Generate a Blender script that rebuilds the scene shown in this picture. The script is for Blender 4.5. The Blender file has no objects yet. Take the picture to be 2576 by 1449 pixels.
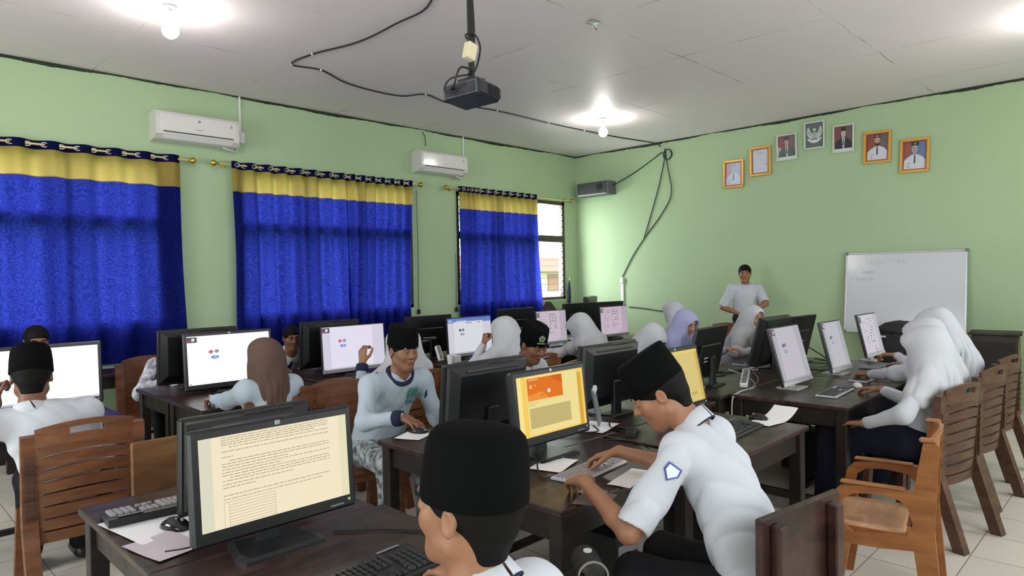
import bpy, math, random
import numpy as np
from mathutils import Vector, Matrix

# ------------------------------------------------------------------ camera, world, lights, exposure
scene = bpy.context.scene
COL = scene.collection
W_PX, H_PX, F_PX = 2576, 1449, 1680.0
EYE = 1.6
XF, YW, ZC = 9.5, 7.72, 3.74          # front wall, window wall, ceiling
XB, YR = -2.6, -1.4                   # back wall and camera-side wall (behind the camera)

def rad(a): return math.radians(a)
yaw, pitch, roll = rad(44.7), rad(-1.03), rad(1.0)
fw = Vector((math.cos(yaw)*math.cos(pitch), math.sin(yaw)*math.cos(pitch), math.sin(pitch)))
rt = Vector((math.sin(yaw), -math.cos(yaw), 0))
up = rt.cross(fw)
rt2 = math.cos(roll)*rt - math.sin(roll)*up
up2 = math.sin(roll)*rt + math.cos(roll)*up
cam_data = bpy.data.cameras.new('camera')
cam = bpy.data.objects.new('camera', cam_data)
COL.objects.link(cam)
m = Matrix.Identity(4)
for i in range(3):
    m[i][0], m[i][1], m[i][2] = rt2[i], up2[i], -fw[i]
m[0][3], m[1][3], m[2][3] = 0, 0, EYE
cam.matrix_world = m
cam_data.sensor_width = 36
cam_data.lens = 36*F_PX/W_PX
cam_data.clip_start = 0.05
scene.camera = cam

world = bpy.data.worlds.new('world')
scene.world = world
world.use_nodes = True
bg = world.node_tree.nodes['Background']
bg.inputs[0].default_value = (0.90, 0.95, 1.0, 1)
bg.inputs[1].default_value = 6.0

scene.view_settings.view_transform = 'Standard'
scene.view_settings.look = 'None'
scene.view_settings.exposure = 0.0
scene.view_settings.gamma = 1.0
scene.view_settings.use_curve_mapping = False
scene.cycles.use_denoising = True
scene.cycles.max_bounces = 7
scene.cycles.diffuse_bounces = 4
scene.cycles.glossy_bounces = 3
scene.cycles.transmission_bounces = 4
scene.cycles.transparent_max_bounces = 10
scene.cycles.caustics_reflective = False
scene.cycles.caustics_refractive = False

def area_light(name, loc, direction, sx, sy, energy, color):
    d = bpy.data.lights.new(name, 'AREA')
    d.shape = 'RECTANGLE'; d.size = sx; d.size_y = sy; d.energy = energy; d.color = color
    o = bpy.data.objects.new(name, d)
    COL.objects.link(o)
    o.location = loc
    o.rotation_euler = Vector(direction).to_track_quat('-Z', 'Y').to_euler()
    return o
# daylight through the three windows of the camera-side wall and the window and open door of the back wall
for wx in (0.4, 3.4, 6.6):
    area_light('daylight_side_window', (wx, YR-0.12, 2.0), (0, 1, 0.42), 2.0, 1.5, 15, (1.0, 0.99, 0.97))
area_light('daylight_back_window', (XB-0.12, 4.6, 2.0), (1, 0, 0.25), 2.2, 1.5, 88, (0.98, 0.99, 1.0))
area_light('daylight_back_door', (XB-0.12, 1.2, 1.35), (1, 0, 0), 1.2, 2.1, 16, (1.0, 0.99, 0.97))
# the open part of the far window and the gap beside it let low daylight rake over the front wall
area_light('daylight_far_window', (8.80, YW+0.35, 2.05), (0.55, -1, -0.20), 0.75, 1.6, 85, (0.97, 1.0, 0.98))

# ------------------------------------------------------------------ helpers
def lin(r, g, b, a=1.0):
    f = lambda c: (c/255)/12.92 if c/255 <= 0.04045 else (((c/255)+0.055)/1.055)**2.4
    return (f(r), f(g), f(b), a)

def tag(o, label=None, cat=None, group=None, kind=None):
    if label: o['label'] = label
    if cat: o['category'] = cat
    if group: o['group'] = group
    if kind: o['kind'] = kind
    return o

def empty(name, loc=(0, 0, 0), rz=0.0, label=None, cat=None, group=None):
    o = bpy.data.objects.new(name, None)
    o.empty_display_size = 0.05
    COL.objects.link(o)
    o.location = loc
    o.rotation_euler = (0, 0, rz)
    return tag(o, label, cat, group)

def copy_thing(root, loc=None, rz=None, label=None, group=None):
    r = root.copy(); COL.objects.link(r)
    for ch in list(root.children):
        c = ch.copy(); COL.objects.link(c); c.parent = r
        for g in list(ch.children):
            d = g.copy(); COL.objects.link(d); d.parent = c
    if loc is not None: r.location = loc
    if rz is not None: r.rotation_euler = (0, 0, rz)
    if label: r['label'] = label
    if group: r['group'] = group
    return r

def unit(v):
    v = Vector(v); return v.normalized()

class MB:
    """collects shapes; build() links them as one mesh object"""
    def __init__(s): s.v = []; s.f = []; s.mi = []; s.sm = []
    def add(s, vs, fs, mi=0, smooth=False):
        b = len(s.v)
        s.v += [tuple(p) for p in vs]
        for f in fs:
            s.f.append(tuple(b+i for i in f)); s.mi.append(mi); s.sm.append(smooth)
        return s
    def box(s, c, size, R=None, mi=0, ch=0.0):
        hx, hy, hz = size[0]/2, size[1]/2, size[2]/2
        c = Vector(c)
        if ch <= 0:
            vs = [Vector((x, y, z)) for x in (-hx, hx) for y in (-hy, hy) for z in (-hz, hz)]
            fs = [(0, 1, 3, 2), (4, 6, 7, 5), (0, 4, 5, 1), (2, 3, 7, 6), (0, 2, 6, 4), (1, 5, 7, 3)]
        else:
            ch = min(ch, hx*.98, hy*.98, hz*.98)
            # rounded box: inner cube corner split in three points
            vs = []; idx = {}
            for ix, x in enumerate((-1, 1)):
                for iy, y in enumerate((-1, 1)):
                    for iz, z in enumerate((-1, 1)):
                        idx[(ix, iy, iz)] = len(vs)
                        vs += [Vector((x*hx, y*(hy-ch), z*(hz-ch))), Vector((x*(hx-ch), y*hy, z*(hz-ch))), Vector((x*(hx-ch), y*(hy-ch), z*hz))]
            fs = []
            def I(a, b, c2, k): return idx[(a, b, c2)]+k
            for a in (0, 1):
                q = [I(a, 0, 0, 0), I(a, 1, 0, 0), I(a, 1, 1, 0), I(a, 0, 1, 0)]; fs.append(q if a else q[::-1])
                q = [I(0, a, 0, 1), I(1, a, 0, 1), I(1, a, 1, 1), I(0, a, 1, 1)]; fs.append(q[::-1] if a else q)
                q = [I(0, 0, a, 2), I(1, 0, a, 2), I(1, 1, a, 2), I(0, 1, a, 2)]; fs.append(q if a else q[::-1])
            for a in (0, 1):
                for b in (0, 1):
                    q = [I(a, b, 0, 0), I(a, b, 0, 1), I(a, b, 1, 1), I(a, b, 1, 0)]; fs.append(q if a == b else q[::-1])
                    q = [I(a, 0, b, 0), I(a, 0, b, 2), I(a, 1, b, 2), I(a, 1, b, 0)]; fs.append(q[::-1] if a != b else q)
                    q = [I(0, a, b, 1), I(0, a, b, 2), I(1, a, b, 2), I(1, a, b, 1)]; fs.append(q if a != b else q[::-1])
            for a in (0, 1):
                for b in (0, 1):
                    for c2 in (0, 1):
                        q = [I(a, b, c2, 0), I(a, b, c2, 1), I(a, b, c2, 2)]
                        fs.append(q if (a+b+c2) % 2 else q[::-1])
        if R is not None: vs = [R @ v for v in vs]
        s.add([v+c for v in vs], fs, mi)
        return s
    def bar(s, a, b, w, h, mi=0, upv=(0, 0, 1)):
        """rectangular bar from a to b"""
        a, b = Vector(a), Vector(b); d = (b-a); L = d.length; d.normalize()
        u = Vector(upv)
        if abs(d.dot(u)) > .98: u = Vector((0, 1, 0))
        sd = d.cross(u).normalized(); u2 = sd.cross(d)
        R = Matrix((d, sd, u2)).transposed()
        return s.box((a+b)/2, (L, w, h), R, mi)
    def tube(s, pts, r, n=8, mi=0, cap=True):
        pts = [Vector(p) for p in pts]
        rs = r if isinstance(r, (list, tuple)) else [r]*len(pts)
        rings = []
        prev = None
        for i, p in enumerate(pts):
            t = (pts[min(i+1, len(pts)-1)]-pts[max(i-1, 0)])
            t = t.normalized() if t.length > 1e-9 else Vector((0, 0, 1))
            if prev is None:
                a = Vector((0, 0, 1)) if abs(t.z) < .9 else Vector((1, 0, 0))
                x = t.cross(a).normalized()
            else:
                x = (prev-t*prev.dot(t)); x = x.normalized() if x.length > 1e-6 else t.orthogonal().normalized()
            prev = x; y = t.cross(x)
            rings.append([p+(x*math.cos(2*math.pi*k/n)+y*math.sin(2*math.pi*k/n))*rs[i] for k in range(n)])
        return s.loft(rings, mi, cap)
    def loft(s, rings, mi=0, cap=True, smooth=True):
        n = len(rings[0]); vs = [v for r in rings for v in r]; fs = []
        for i in range(len(rings)-1):
            for k in range(n):
                k2 = (k+1) % n
                fs.append((i*n+k, i*n+k2, (i+1)*n+k2, (i+1)*n+k))
        s.add(vs, fs, mi, smooth)
        if cap:
            s.add([v for v in rings[0]], [tuple(range(n))[::-1]], mi)
            s.add([v for v in rings[-1]], [tuple(range(n))], mi)
        return s
    def cyl(s, a, b, r, n=16, mi=0, r2=None): return s.tube([a, b], [r, r if r2 is None else r2], n, mi)
    def ell(s, c, r, n=12, m_=8, mi=0, R=None):
        c = Vector(c); rings = []
        for i in range(1, m_):
            ph = math.pi*i/m_-math.pi/2
            rg = [Vector((r[0]*math.cos(ph)*math.cos(2*math.pi*k/n), r[1]*math.cos(ph)*math.sin(2*math.pi*k/n), r[2]*math.sin(ph))) for k in range(n)]
            rings.append(rg)
        bot, top = Vector((0, 0, -r[2])), Vector((0, 0, r[2]))
        vs = [v for g in rings for v in g]+[bot, top]
        if R is not None: vs = [R @ v for v in vs]
        vs = [v+c for v in vs]; fs = []
        for i in range(len(rings)-1):
            for k in range(n):
                k2 = (k+1) % n; fs.append((i*n+k, i*n+k2, (i+1)*n+k2, (i+1)*n+k))
        B = len(rings)*n; T = B+1; l = (len(rings)-1)*n
        for k in range(n):
            k2 = (k+1) % n; fs.append((B, k2, k)); fs.append((T, l+k, l+k2))
        s.add(vs, fs, mi, True)
        return s
    def prism(s, poly, axis, a, b, mi=0):
        """2D outline extruded: axis 'x' -> poly in (y,z), 'y' -> (x,z), 'z' -> (x,y)"""
        def P(p, t):
            return {'x': (t, p[0], p[1]), 'y': (p[0], t, p[1]), 'z': (p[0], p[1], t)}[axis]
        n = len(poly)
        s.add([P(p, a) for p in poly], [tuple(range(n))], mi)
        s.add([P(p, b) for p in poly], [tuple(range(n))[::-1]], mi)
        s.add([P(p, a) for p in poly]+[P(p, b) for p in poly], [(k, n+k, n+(k+1) % n, (k+1) % n) for k in range(n)], mi)
        return s
    def quad(s, pts, mi=0): return s.add(pts, [tuple(range(len(pts)))], mi)
    def build(s, name, mats, parent=None, xf=None, fix=True):
        me = bpy.data.meshes.new(name)
        vs = s.v if xf is None else [tuple(xf @ Vector(v)) for v in s.v]
        me.from_pydata(vs, [], s.f)
        if not isinstance(mats, (list, tuple)): mats = [mats]
        for mt in mats: me.materials.append(mt)
        me.polygons.foreach_set('material_index', s.mi)
        me.polygons.foreach_set('use_smooth', s.sm)
        me.update()
        if fix:
            import bmesh
            bm = bmesh.new(); bm.from_mesh(me)
            bmesh.ops.recalc_face_normals(bm, faces=bm.faces)
            bm.to_mesh(me); bm.free()
        o = bpy.data.objects.new(name, me)
        COL.objects.link(o)
        if parent is not None: o.parent = parent
        return o

def struct(o): o['kind'] = 'structure'; return o

def catmull(pts, n=6):
    pts = [Vector(p) for p in pts]; out = []
    for i in range(len(pts)-1):
        p0, p1, p2, p3 = pts[max(i-1, 0)], pts[i], pts[i+1], pts[min(i+2, len(pts)-1)]
        for k in range(n):
            t = k/n
            out.append(.5*((2*p1)+(p2-p0)*t+(2*p0-5*p1+4*p2-p3)*t*t+(3*p1-p0-3*p2+p3)*t**3))
    out.append(pts[-1]); return out

# ------------------------------------------------------------------ materials
MATS = {}
def mat(name, col, rough=.6, metal=0.0, spec=.5, emit=None, es=1.0, noise=None, bump=None, sheen=0.0, col2=None):
    """noise=(scale, amount) mixes col with col2 (or a darker col); bump=(scale, strength)"""
    if name in MATS: return MATS[name]
    mt = bpy.data.materials.new(name); mt.use_nodes = True
    nt = mt.node_tree; b = nt.nodes['Principled BSDF']
    b.inputs['Base Color'].default_value = col
    b.inputs['Roughness'].default_value = rough
    b.inputs['Metallic'].default_value = metal
    b.inputs['Specular IOR Level'].default_value = spec
    if sheen: b.inputs['Sheen Weight'].default_value = sheen
    if emit is not None:
        b.inputs['Emission Color'].default_value = emit
        b.inputs['Emission Strength'].default_value = es
    tc = None
    if noise or bump:
        tc = nt.nodes.new('ShaderNodeTexCoord')
    if noise:
        n = nt.nodes.new('ShaderNodeTexNoise'); n.inputs['Scale'].default_value = noise[0]
        n.inputs['Detail'].default_value = 5
        nt.links.new(tc.outputs['Object'], n.inputs['Vector'])
        r = nt.nodes.new('ShaderNodeMapRange')
        r.inputs[1].default_value = .35; r.inputs[2].default_value = .65
        nt.links.new(n.outputs[0], r.inputs[0])
        mx = nt.nodes.new('ShaderNodeMix'); mx.data_type = 'RGBA'
        c2 = col2 or tuple([c*(1-noise[1]) for c in col[:3]]+[1])
        mx.inputs[6].default_value = col; mx.inputs[7].default_value = c2
        nt.links.new(r.outputs[0], mx.inputs[0]); nt.links.new(mx.outputs[2], b.inputs['Base Color'])
    if bump:
        n = nt.nodes.new('ShaderNodeTexNoise'); n.inputs['Scale'].default_value = bump[0]; n.inputs['Detail'].default_value = 4
        nt.links.new(tc.outputs['Object'], n.inputs['Vector'])
        bp = nt.nodes.new('ShaderNodeBump'); bp.inputs['Strength'].default_value = bump[1]; bp.inputs['Distance'].default_value = .01
        nt.links.new(n.outputs[0], bp.inputs['Height']); nt.links.new(bp.outputs[0], b.inputs['Normal'])
    MATS[name] = mt
    return mt

def emis(name, col, s=1.0):
    if name in MATS: return MATS[name]
    mt = bpy.data.materials.new(name); mt.use_nodes = True
    nt = mt.node_tree; nt.nodes.clear()
    e = nt.nodes.new('ShaderNodeEmission'); e.inputs[0].default_value = col; e.inputs[1].default_value = s
    o = nt.nodes.new('ShaderNodeOutputMaterial'); nt.links.new(e.outputs[0], o.inputs[0])
    MATS[name] = mt
    return mt

def wood(name, c1, c2, rough=.35, sc=(3, 30, 30), bumps=.15, spec=.5):
    if name in MATS: return MATS[name]
    mt = bpy.data.materials.new(name); mt.use_nodes = True
    nt = mt.node_tree; b = nt.nodes['Principled BSDF']
    tc = nt.nodes.new('ShaderNodeTexCoord'); mp = nt.nodes.new('ShaderNodeMapping')
    mp.inputs['Scale'].default_value = sc
    nt.links.new(tc.outputs['Object'], mp.inputs[0])
    n = nt.nodes.new('ShaderNodeTexNoise'); n.inputs['Scale'].default_value = 1.0; n.inputs['Detail'].default_value = 6; n.inputs['Distortion'].default_value = .6
    nt.links.new(mp.outputs[0], n.inputs['Vector'])
    cr = nt.nodes.new('ShaderNodeValToRGB')
    cr.color_ramp.elements[0].position = .35; cr.color_ramp.elements[1].position = .68
    cr.color_ramp.elements[0].color = c1; cr.color_ramp.elements[1].color = c2
    nt.links.new(n.outputs[0], cr.inputs[0]); nt.links.new(cr.outputs[0], b.inputs['Base Color'])
    n2 = nt.nodes.new('ShaderNodeTexNoise'); n2.inputs['Scale'].default_value = 9; nt.links.new(tc.outputs['Object'], n2.inputs['Vector'])
    mr = nt.nodes.new('ShaderNodeMapRange'); mr.inputs[3].default_value = rough-.1; mr.inputs[4].default_value = rough+.18
    nt.links.new(n2.outputs[0], mr.inputs[0]); nt.links.new(mr.outputs[0], b.inputs['Roughness'])
    b.inputs['Specular IOR Level'].default_value = spec
    bp = nt.nodes.new('ShaderNodeBump'); bp.inputs['Strength'].default_value = bumps; bp.inputs['Distance'].default_value = .004
    nt.links.new(n.outputs[0], bp.inputs['Height']); nt.links.new(bp.outputs[0], b.inputs['Normal'])
    MATS[name] = mt
    return mt

M_black = mat('black_plastic', lin(22, 22, 25), .36, bump=(180, .05))
M_blackgloss = mat('glossy_black', lin(20, 20, 22), .12)
M_blackmat = mat('black_rubber', lin(22, 22, 24), .7)
M_grey = mat('grey_plastic', lin(120, 120, 124), .4)
M_silver = mat('silver_plastic', lin(196, 196, 200), .35)
M_white = mat('white_plastic', lin(228, 228, 226), .35)
M_paper = mat('white_paper', lin(236, 236, 240), .8)
M_table = wood('dark_table_wood', lin(34, 22, 22), lin(66, 46, 43), .30, (4, 22, 22), .2)
M_tabledark = wood('black_brown_table_frame', lin(20, 14, 14), lin(38, 27, 26), .4, (6, 6, 20), .2)
M_chair = wood('brown_wood_look_plastic', lin(98, 58, 36), lin(126, 80, 50), .38, (5, 5, 26), .08)
M_chairdk = wood('dark_brown_wood_look_plastic', lin(72, 46, 34), lin(96, 66, 48), .4, (5, 5, 26), .08)
M_chairlt = wood('light_brown_wood_look_plastic', lin(136, 82, 40), lin(164, 104, 56), .3, (5, 5, 22), .06)
M_seatlt = wood('pale_wood_look_seat', lin(192, 144, 106), lin(218, 176, 138), .3, (5, 18, 18), .06)
M_darkwood = wood('varnished_dark_wood', lin(42, 25, 24), lin(68, 42, 38), .25, (6, 6, 14), .1)
M_goldm = mat('polished_gold', lin(205, 168, 80), .25, .9)
M_chrome = mat('chrome', lin(200, 200, 205), .2, 1.0)
M_cable = mat('black_cable', lin(26, 26, 28), .5)
M_cablew = mat('grey_white_cable', lin(190, 190, 190), .5)
# ------------------------------------------------------------------ room shell
def wall_material():
    mt = bpy.data.materials.new('green_wall_paint'); mt.use_nodes = True
    nt = mt.node_tree; b = nt.nodes['Principled BSDF']; L = nt.links.new
    tc = nt.nodes.new('ShaderNodeTexCoord')
    n = nt.nodes.new('ShaderNodeTexNoise'); n.inputs['Scale'].default_value = .9; n.inputs['Detail'].default_value = 6
    L(tc.outputs['Object'], n.inputs['Vector'])
    mx = nt.nodes.new('ShaderNodeMix'); mx.data_type = 'RGBA'
    mx.inputs[6].default_value = (.38, .51, .30, 1); mx.inputs[7].default_value = (.43, .56, .35, 1)
    L(n.outputs[0], mx.inputs[0]); L(mx.outputs[2], b.inputs['Base Color'])
    b.inputs['Roughness'].default_value = .62
    b.inputs['Specular IOR Level'].default_value = .3
    n2 = nt.nodes.new('ShaderNodeTexNoise'); n2.inputs['Scale'].default_value = 14; n2.inputs['Detail'].default_value = 6
    L(tc.outputs['Object'], n2.inputs['Vector'])
    bp = nt.nodes.new('ShaderNodeBump'); bp.inputs['Strength'].default_value = .12; bp.inputs['Distance'].default_value = .01
    L(n2.outputs[0], bp.inputs['Height']); L(bp.outputs[0], b.inputs['Normal'])
    return mt
M_wall = wall_material()

def ceiling_material():
    """off-white painted boards, cracks where the boards meet"""
    mt = bpy.data.materials.new('painted_board_ceiling'); mt.use_nodes = True
    nt = mt.node_tree; b = nt.nodes['Principled BSDF']; L = nt.links.new
    tc = nt.nodes.new('ShaderNodeTexCoord')
    sx = nt.nodes.new('ShaderNodeSeparateXYZ'); L(tc.outputs['Object'], sx.inputs[0])
    nz = nt.nodes.new('ShaderNodeTexNoise'); nz.inputs['Scale'].default_value = 2.2; L(tc.outputs['Object'], nz.inputs['Vector'])
    def math_(op, a, bb=None, c=None):
        q = nt.nodes.new('ShaderNodeMath'); q.operation = op
        for i, x in enumerate((a, bb, c)):
            if x is None: continue
            if isinstance(x, (int, float)): q.inputs[i].default_value = x
            else: L(x, q.inputs[i])
        return q.outputs[0]
    wob = math_('MULTIPLY', math_('SUBTRACT', nz.outputs[0], .5), .07)
    def seam(coord, off, period, width):
        t = math_('DIVIDE', math_('ADD', math_('SUBTRACT', coord, off), wob), period)
        f = math_('ABSOLUTE', math_('SUBTRACT', math_('FRACT', math_('ADD', t, .5)), .5))
        return math_('LESS_THAN', f, width/period)
    a = seam(sx.outputs[0], 0.50, 1.36, .006)
    c = seam(sx.outputs[1], 0.66, 1.40, .006)
    s = math_('MAXIMUM', a, c)
    nb = nt.nodes.new('ShaderNodeTexNoise'); nb.inputs['Scale'].default_value = 1.7; nb.inputs['Detail'].default_value = 3
    L(tc.outputs['Object'], nb.inputs['Vector'])
    msk = nt.nodes.new('ShaderNodeMapRange'); msk.inputs[1].default_value = .50; msk.inputs[2].default_value = .64; L(nb.outputs[0], msk.inputs[0])
    s2 = math_('MULTIPLY', s, math_('ADD', math_('MULTIPLY', msk.outputs[0], .62), .04))
    n = nt.nodes.new('ShaderNodeTexNoise'); n.inputs['Scale'].default_value = .8; n.inputs['Detail'].default_value = 7; L(tc.outputs['Object'], n.inputs['Vector'])
    mx = nt.nodes.new('ShaderNodeMix'); mx.data_type = 'RGBA'
    mx.inputs[6].default_value = (.86, .765, .79, 1); mx.inputs[7].default_value = (.77, .69, .70, 1); L(n.outputs[0], mx.inputs[0])
    m2 = nt.nodes.new('ShaderNodeMix'); m2.data_type = 'RGBA'; L(s2, m2.inputs[0]); L(mx.outputs[2], m2.inputs[6])
    m2.inputs[7].default_value = (.10, .09, .085, 1)
    L(m2.outputs[2], b.inputs['Base Color']); b.inputs['Roughness'].default_value = .55
    bp = nt.nodes.new('ShaderNodeBump'); bp.inputs['Strength'].default_value = .25; bp.inputs['Distance'].default_value = .02
    n3 = nt.nodes.new('ShaderNodeTexNoise'); n3.inputs['Scale'].default_value = 2.2; n3.inputs['Detail'].default_value = 2; L(tc.outputs['Object'], n3.inputs['Vector'])
    L(n3.outputs[0], bp.inputs['Height']); L(bp.outputs[0], b.inputs['Normal'])
    return mt

def floor_material():
    mt = bpy.data.materials.new('cream_floor_tiles'); mt.use_nodes = True
    nt = mt.node_tree; b = nt.nodes['Principled BSDF']; L = nt.links.new
    tc = nt.nodes.new('ShaderNodeTexCoord')
    br = nt.nodes.new('ShaderNodeTexBrick'); br.offset = 0
    br.inputs['Scale'].default_value = 1; br.inputs['Brick Width'].default_value = .4; br.inputs['Row Height'].default_value = .4
    br.inputs['Mortar Size'].default_value = .003
    br.inputs['Color1'].default_value = lin(222, 214, 202); br.inputs['Color2'].default_value = lin(214, 206, 194)
    br.inputs['Mortar'].default_value = lin(140, 132, 122)
    L(tc.outputs['Object'], br.inputs['Vector']); L(br.outputs['Color'], b.inputs['Base Color'])
    b.inputs['Roughness'].default_value = .25
    return mt

# window openings in the window wall: (x0, x1), all from the sill up to the lintel
WIN = [(-0.05, 2.45), (3.32, 5.80), (6.63, 9.17)]
Z0, Z1, ZT = 1.16, 2.90, 2.24
TH = .16
g = MB().box(((XB+XF)/2, (YR+YW)/2, -.05), (XF-XB+.6, YW-YR+.6, .1)); struct(g.build('floor', floor_material()))
g = MB().box(((XB+XF)/2, (YR+YW)/2, ZC+.05), (XF-XB+.6, YW-YR+.6, .1)); struct(g.build('ceiling', ceiling_material()))
w = MB()
def wseg(mb, x0, x1, z0, z1): mb.box(((x0+x1)/2, YW+TH/2, (z0+z1)/2), (x1-x0, TH, z1-z0))
xs = [XB]+[v for p in WIN for v in p]+[XF+TH]
for i in range(0, len(xs), 2): wseg(w, xs[i], xs[i+1], 0, ZC)
for a, b in WIN: wseg(w, a, b, 0, Z0); wseg(w, a, b, Z1, ZC)
struct(w.build('wall_left', M_wall))
struct(MB().box((XF+TH/2, (YR+YW)/2, ZC/2), (TH, YW-YR+TH, ZC)).build('wall_front', M_wall))
# camera-side wall with three window openings, back wall with a window and a door opening
w = MB(); RW = [(-0.6, 1.4), (2.4, 4.4), (5.6, 7.6)]
xs = [XB]+[v for p in RW for v in p]+[XF]
for i in range(0, len(xs), 2): w.box(((xs[i]+xs[i+1])/2, YR-TH/2, ZC/2), (xs[i+1]-xs[i], TH, ZC))
for a, b in RW:
    w.box(((a+b)/2, YR-TH/2, .6), (b-a, TH, 1.2)); w.box(((a+b)/2, YR-TH/2, (2.8+ZC)/2), (b-a, TH, ZC-2.8))
struct(w.build('wall_right', M_wall))
w = MB()
for y0, y1, z0, z1 in ((YR-TH, .6, 0, ZC), (.6, 1.8, 2.45, ZC), (1.8, 3.5, 0, ZC), (3.5, 5.7, 0, 1.2), (3.5, 5.7, 2.8, ZC), (5.7, YW+TH, 0, ZC)):
    w.box((XB-TH/2, (y0+y1)/2, (z0+z1)/2), (TH, y1-y0, z1-z0))
struct(w.build('wall_back', M_wall))

M_trim = mat('dark_gap_strip', lin(48, 56, 40), .8, noise=(6, .6))
def ragged(name, horizontal):
    """dark open joint under the ceiling, uneven lower edge"""
    rnd = random.Random(4 if horizontal else 9); mb = MB(); n = 190
    L0, L1 = (XB, XF) if horizontal else (YR, YW)
    for i in range(n):
        a = L0+(L1-L0)*i/n; b = L0+(L1-L0)*(i+1)/n; h = .020+.010*math.sin(i*.13)+.006*math.sin(i*.41)+rnd.random()*.006
        if horizontal: mb.box(((a+b)/2, YW-.006, ZC-h/2), (b-a, .012, h))
        else: mb.box((XF-.006, (a+b)/2, ZC-h/2), (.012, b-a, h))
    return struct(mb.build(name, M_trim))
ragged('trim_1', True); ragged('trim_2', False)

# windows
M_wframe = mat('brown_window_frame', lin(72, 58, 54), .5)
M_reveal = mat('pale_window_reveal', lin(205, 212, 200), .6)
def glass_mat():
    mt = bpy.data.materials.new('louvre_glass'); mt.use_nodes = True
    nt = mt.node_tree; nt.nodes.clear(); L = nt.links.new
    t = nt.nodes.new('ShaderNodeBsdfTransparent'); t.inputs[0].default_value = (.93, .96, .95, 1)
    gl = nt.nodes.new('ShaderNodeBsdfGlossy'); gl.inputs['Roughness'].default_value = .1
    mx = nt.nodes.new('ShaderNodeMixShader'); mx.inputs[0].default_value = .08
    o = nt.nodes.new('ShaderNodeOutputMaterial')
    L(t.outputs[0], mx.inputs[1]); L(gl.outputs[0], mx.inputs[2]); L(mx.outputs[0], o.inputs[0])
    return mt
M_glass = glass_mat()
M_slatedge = mat('louvre_edge', lin(120, 128, 126), .3)
for wi, (a, b) in enumerate(WIN):
    root = empty('window_%d' % (wi+1), (a, YW, 0)); struct(root)
    Wd = b-a; yf = .045
    f = MB()
    f.box((.03, yf, (Z0+Z1)/2), (.06, .07, Z1-Z0)).box((Wd-.03, yf, (Z0+Z1)/2), (.06, .07, Z1-Z0))
    f.box((Wd/2, yf, Z1-.03), (Wd, .07, .06)).box((Wd/2, yf, Z0+.03), (Wd, .07, .06)).box((Wd/2, yf, ZT), (Wd, .08, .11))
    pw = Wd/3
    for k in (1, 2): f.box((pw*k, yf, (Z0+Z1)/2), (.09, .08, Z1-Z0))
    f.build('window_frame', M_wframe, root)
    MB().box((Wd/2, .055, Z0+.008), (Wd, .11, .016)).build('window_sill', M_reveal, root)
    lv = MB(); ed = MB()
    R = Matrix.Rotation(rad(-32), 3, 'X')
    for k in range(3):
        x0, x1 = pw*k+.07, pw*(k+1)-.07
        for z0, z1 in ((Z0+.07, ZT-.06), (ZT+.06, Z1-.07)):
            n = max(3, int((z1-z0)/.105)); st = (z1-z0)/n
            for j in range(n):
                zc = z0+st*(j+.5)
                lv.box(((x0+x1)/2, yf, zc), (x1-x0, .004, st*1.08), R)
                p = R @ Vector((0, 0, -st*.54))
                ed.box(((x0+x1)/2, yf+p.y, zc+p.z), (x1-x0, .007, .006))
                for xx in (x0, x1): ed.box((xx, yf, zc), (.012, .05, .02))
    lv.build('louvre_glass', M_glass, root); ed.build('louvre_clips', M_slatedge, root)

# outside: lawn, neighbouring school block, far trees
struct(MB().box((8, 40, -.15), (120, 64, .1)).build('ground', mat('sunny_lawn', lin(120, 168, 84), .9, noise=(3, .4))))
bl = empty('school_block', (16, 24, 0), 0, 'pale school block with red roof seen through the far window louvres', 'building')
MB().box((8, 3, .95), (44, 6, 1.9)).build('block_wall', mat('pale_outside_wall', lin(225, 205, 196), .8), bl)
MB().prism([(-.9, 1.8), (3, 2.7), (6.9, 1.8)], 'x', -14.5, 30.5).build('roof', mat('red_roof', lin(180, 92, 70), .8), bl)
mb = MB()
for k in range(7): mb.box((-12+k*6, -.03, 1.2), (2.0, .08, .9))
mb.build('dark_openings', mat('outside_window_openings', lin(170, 120, 110), .6), bl)
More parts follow.
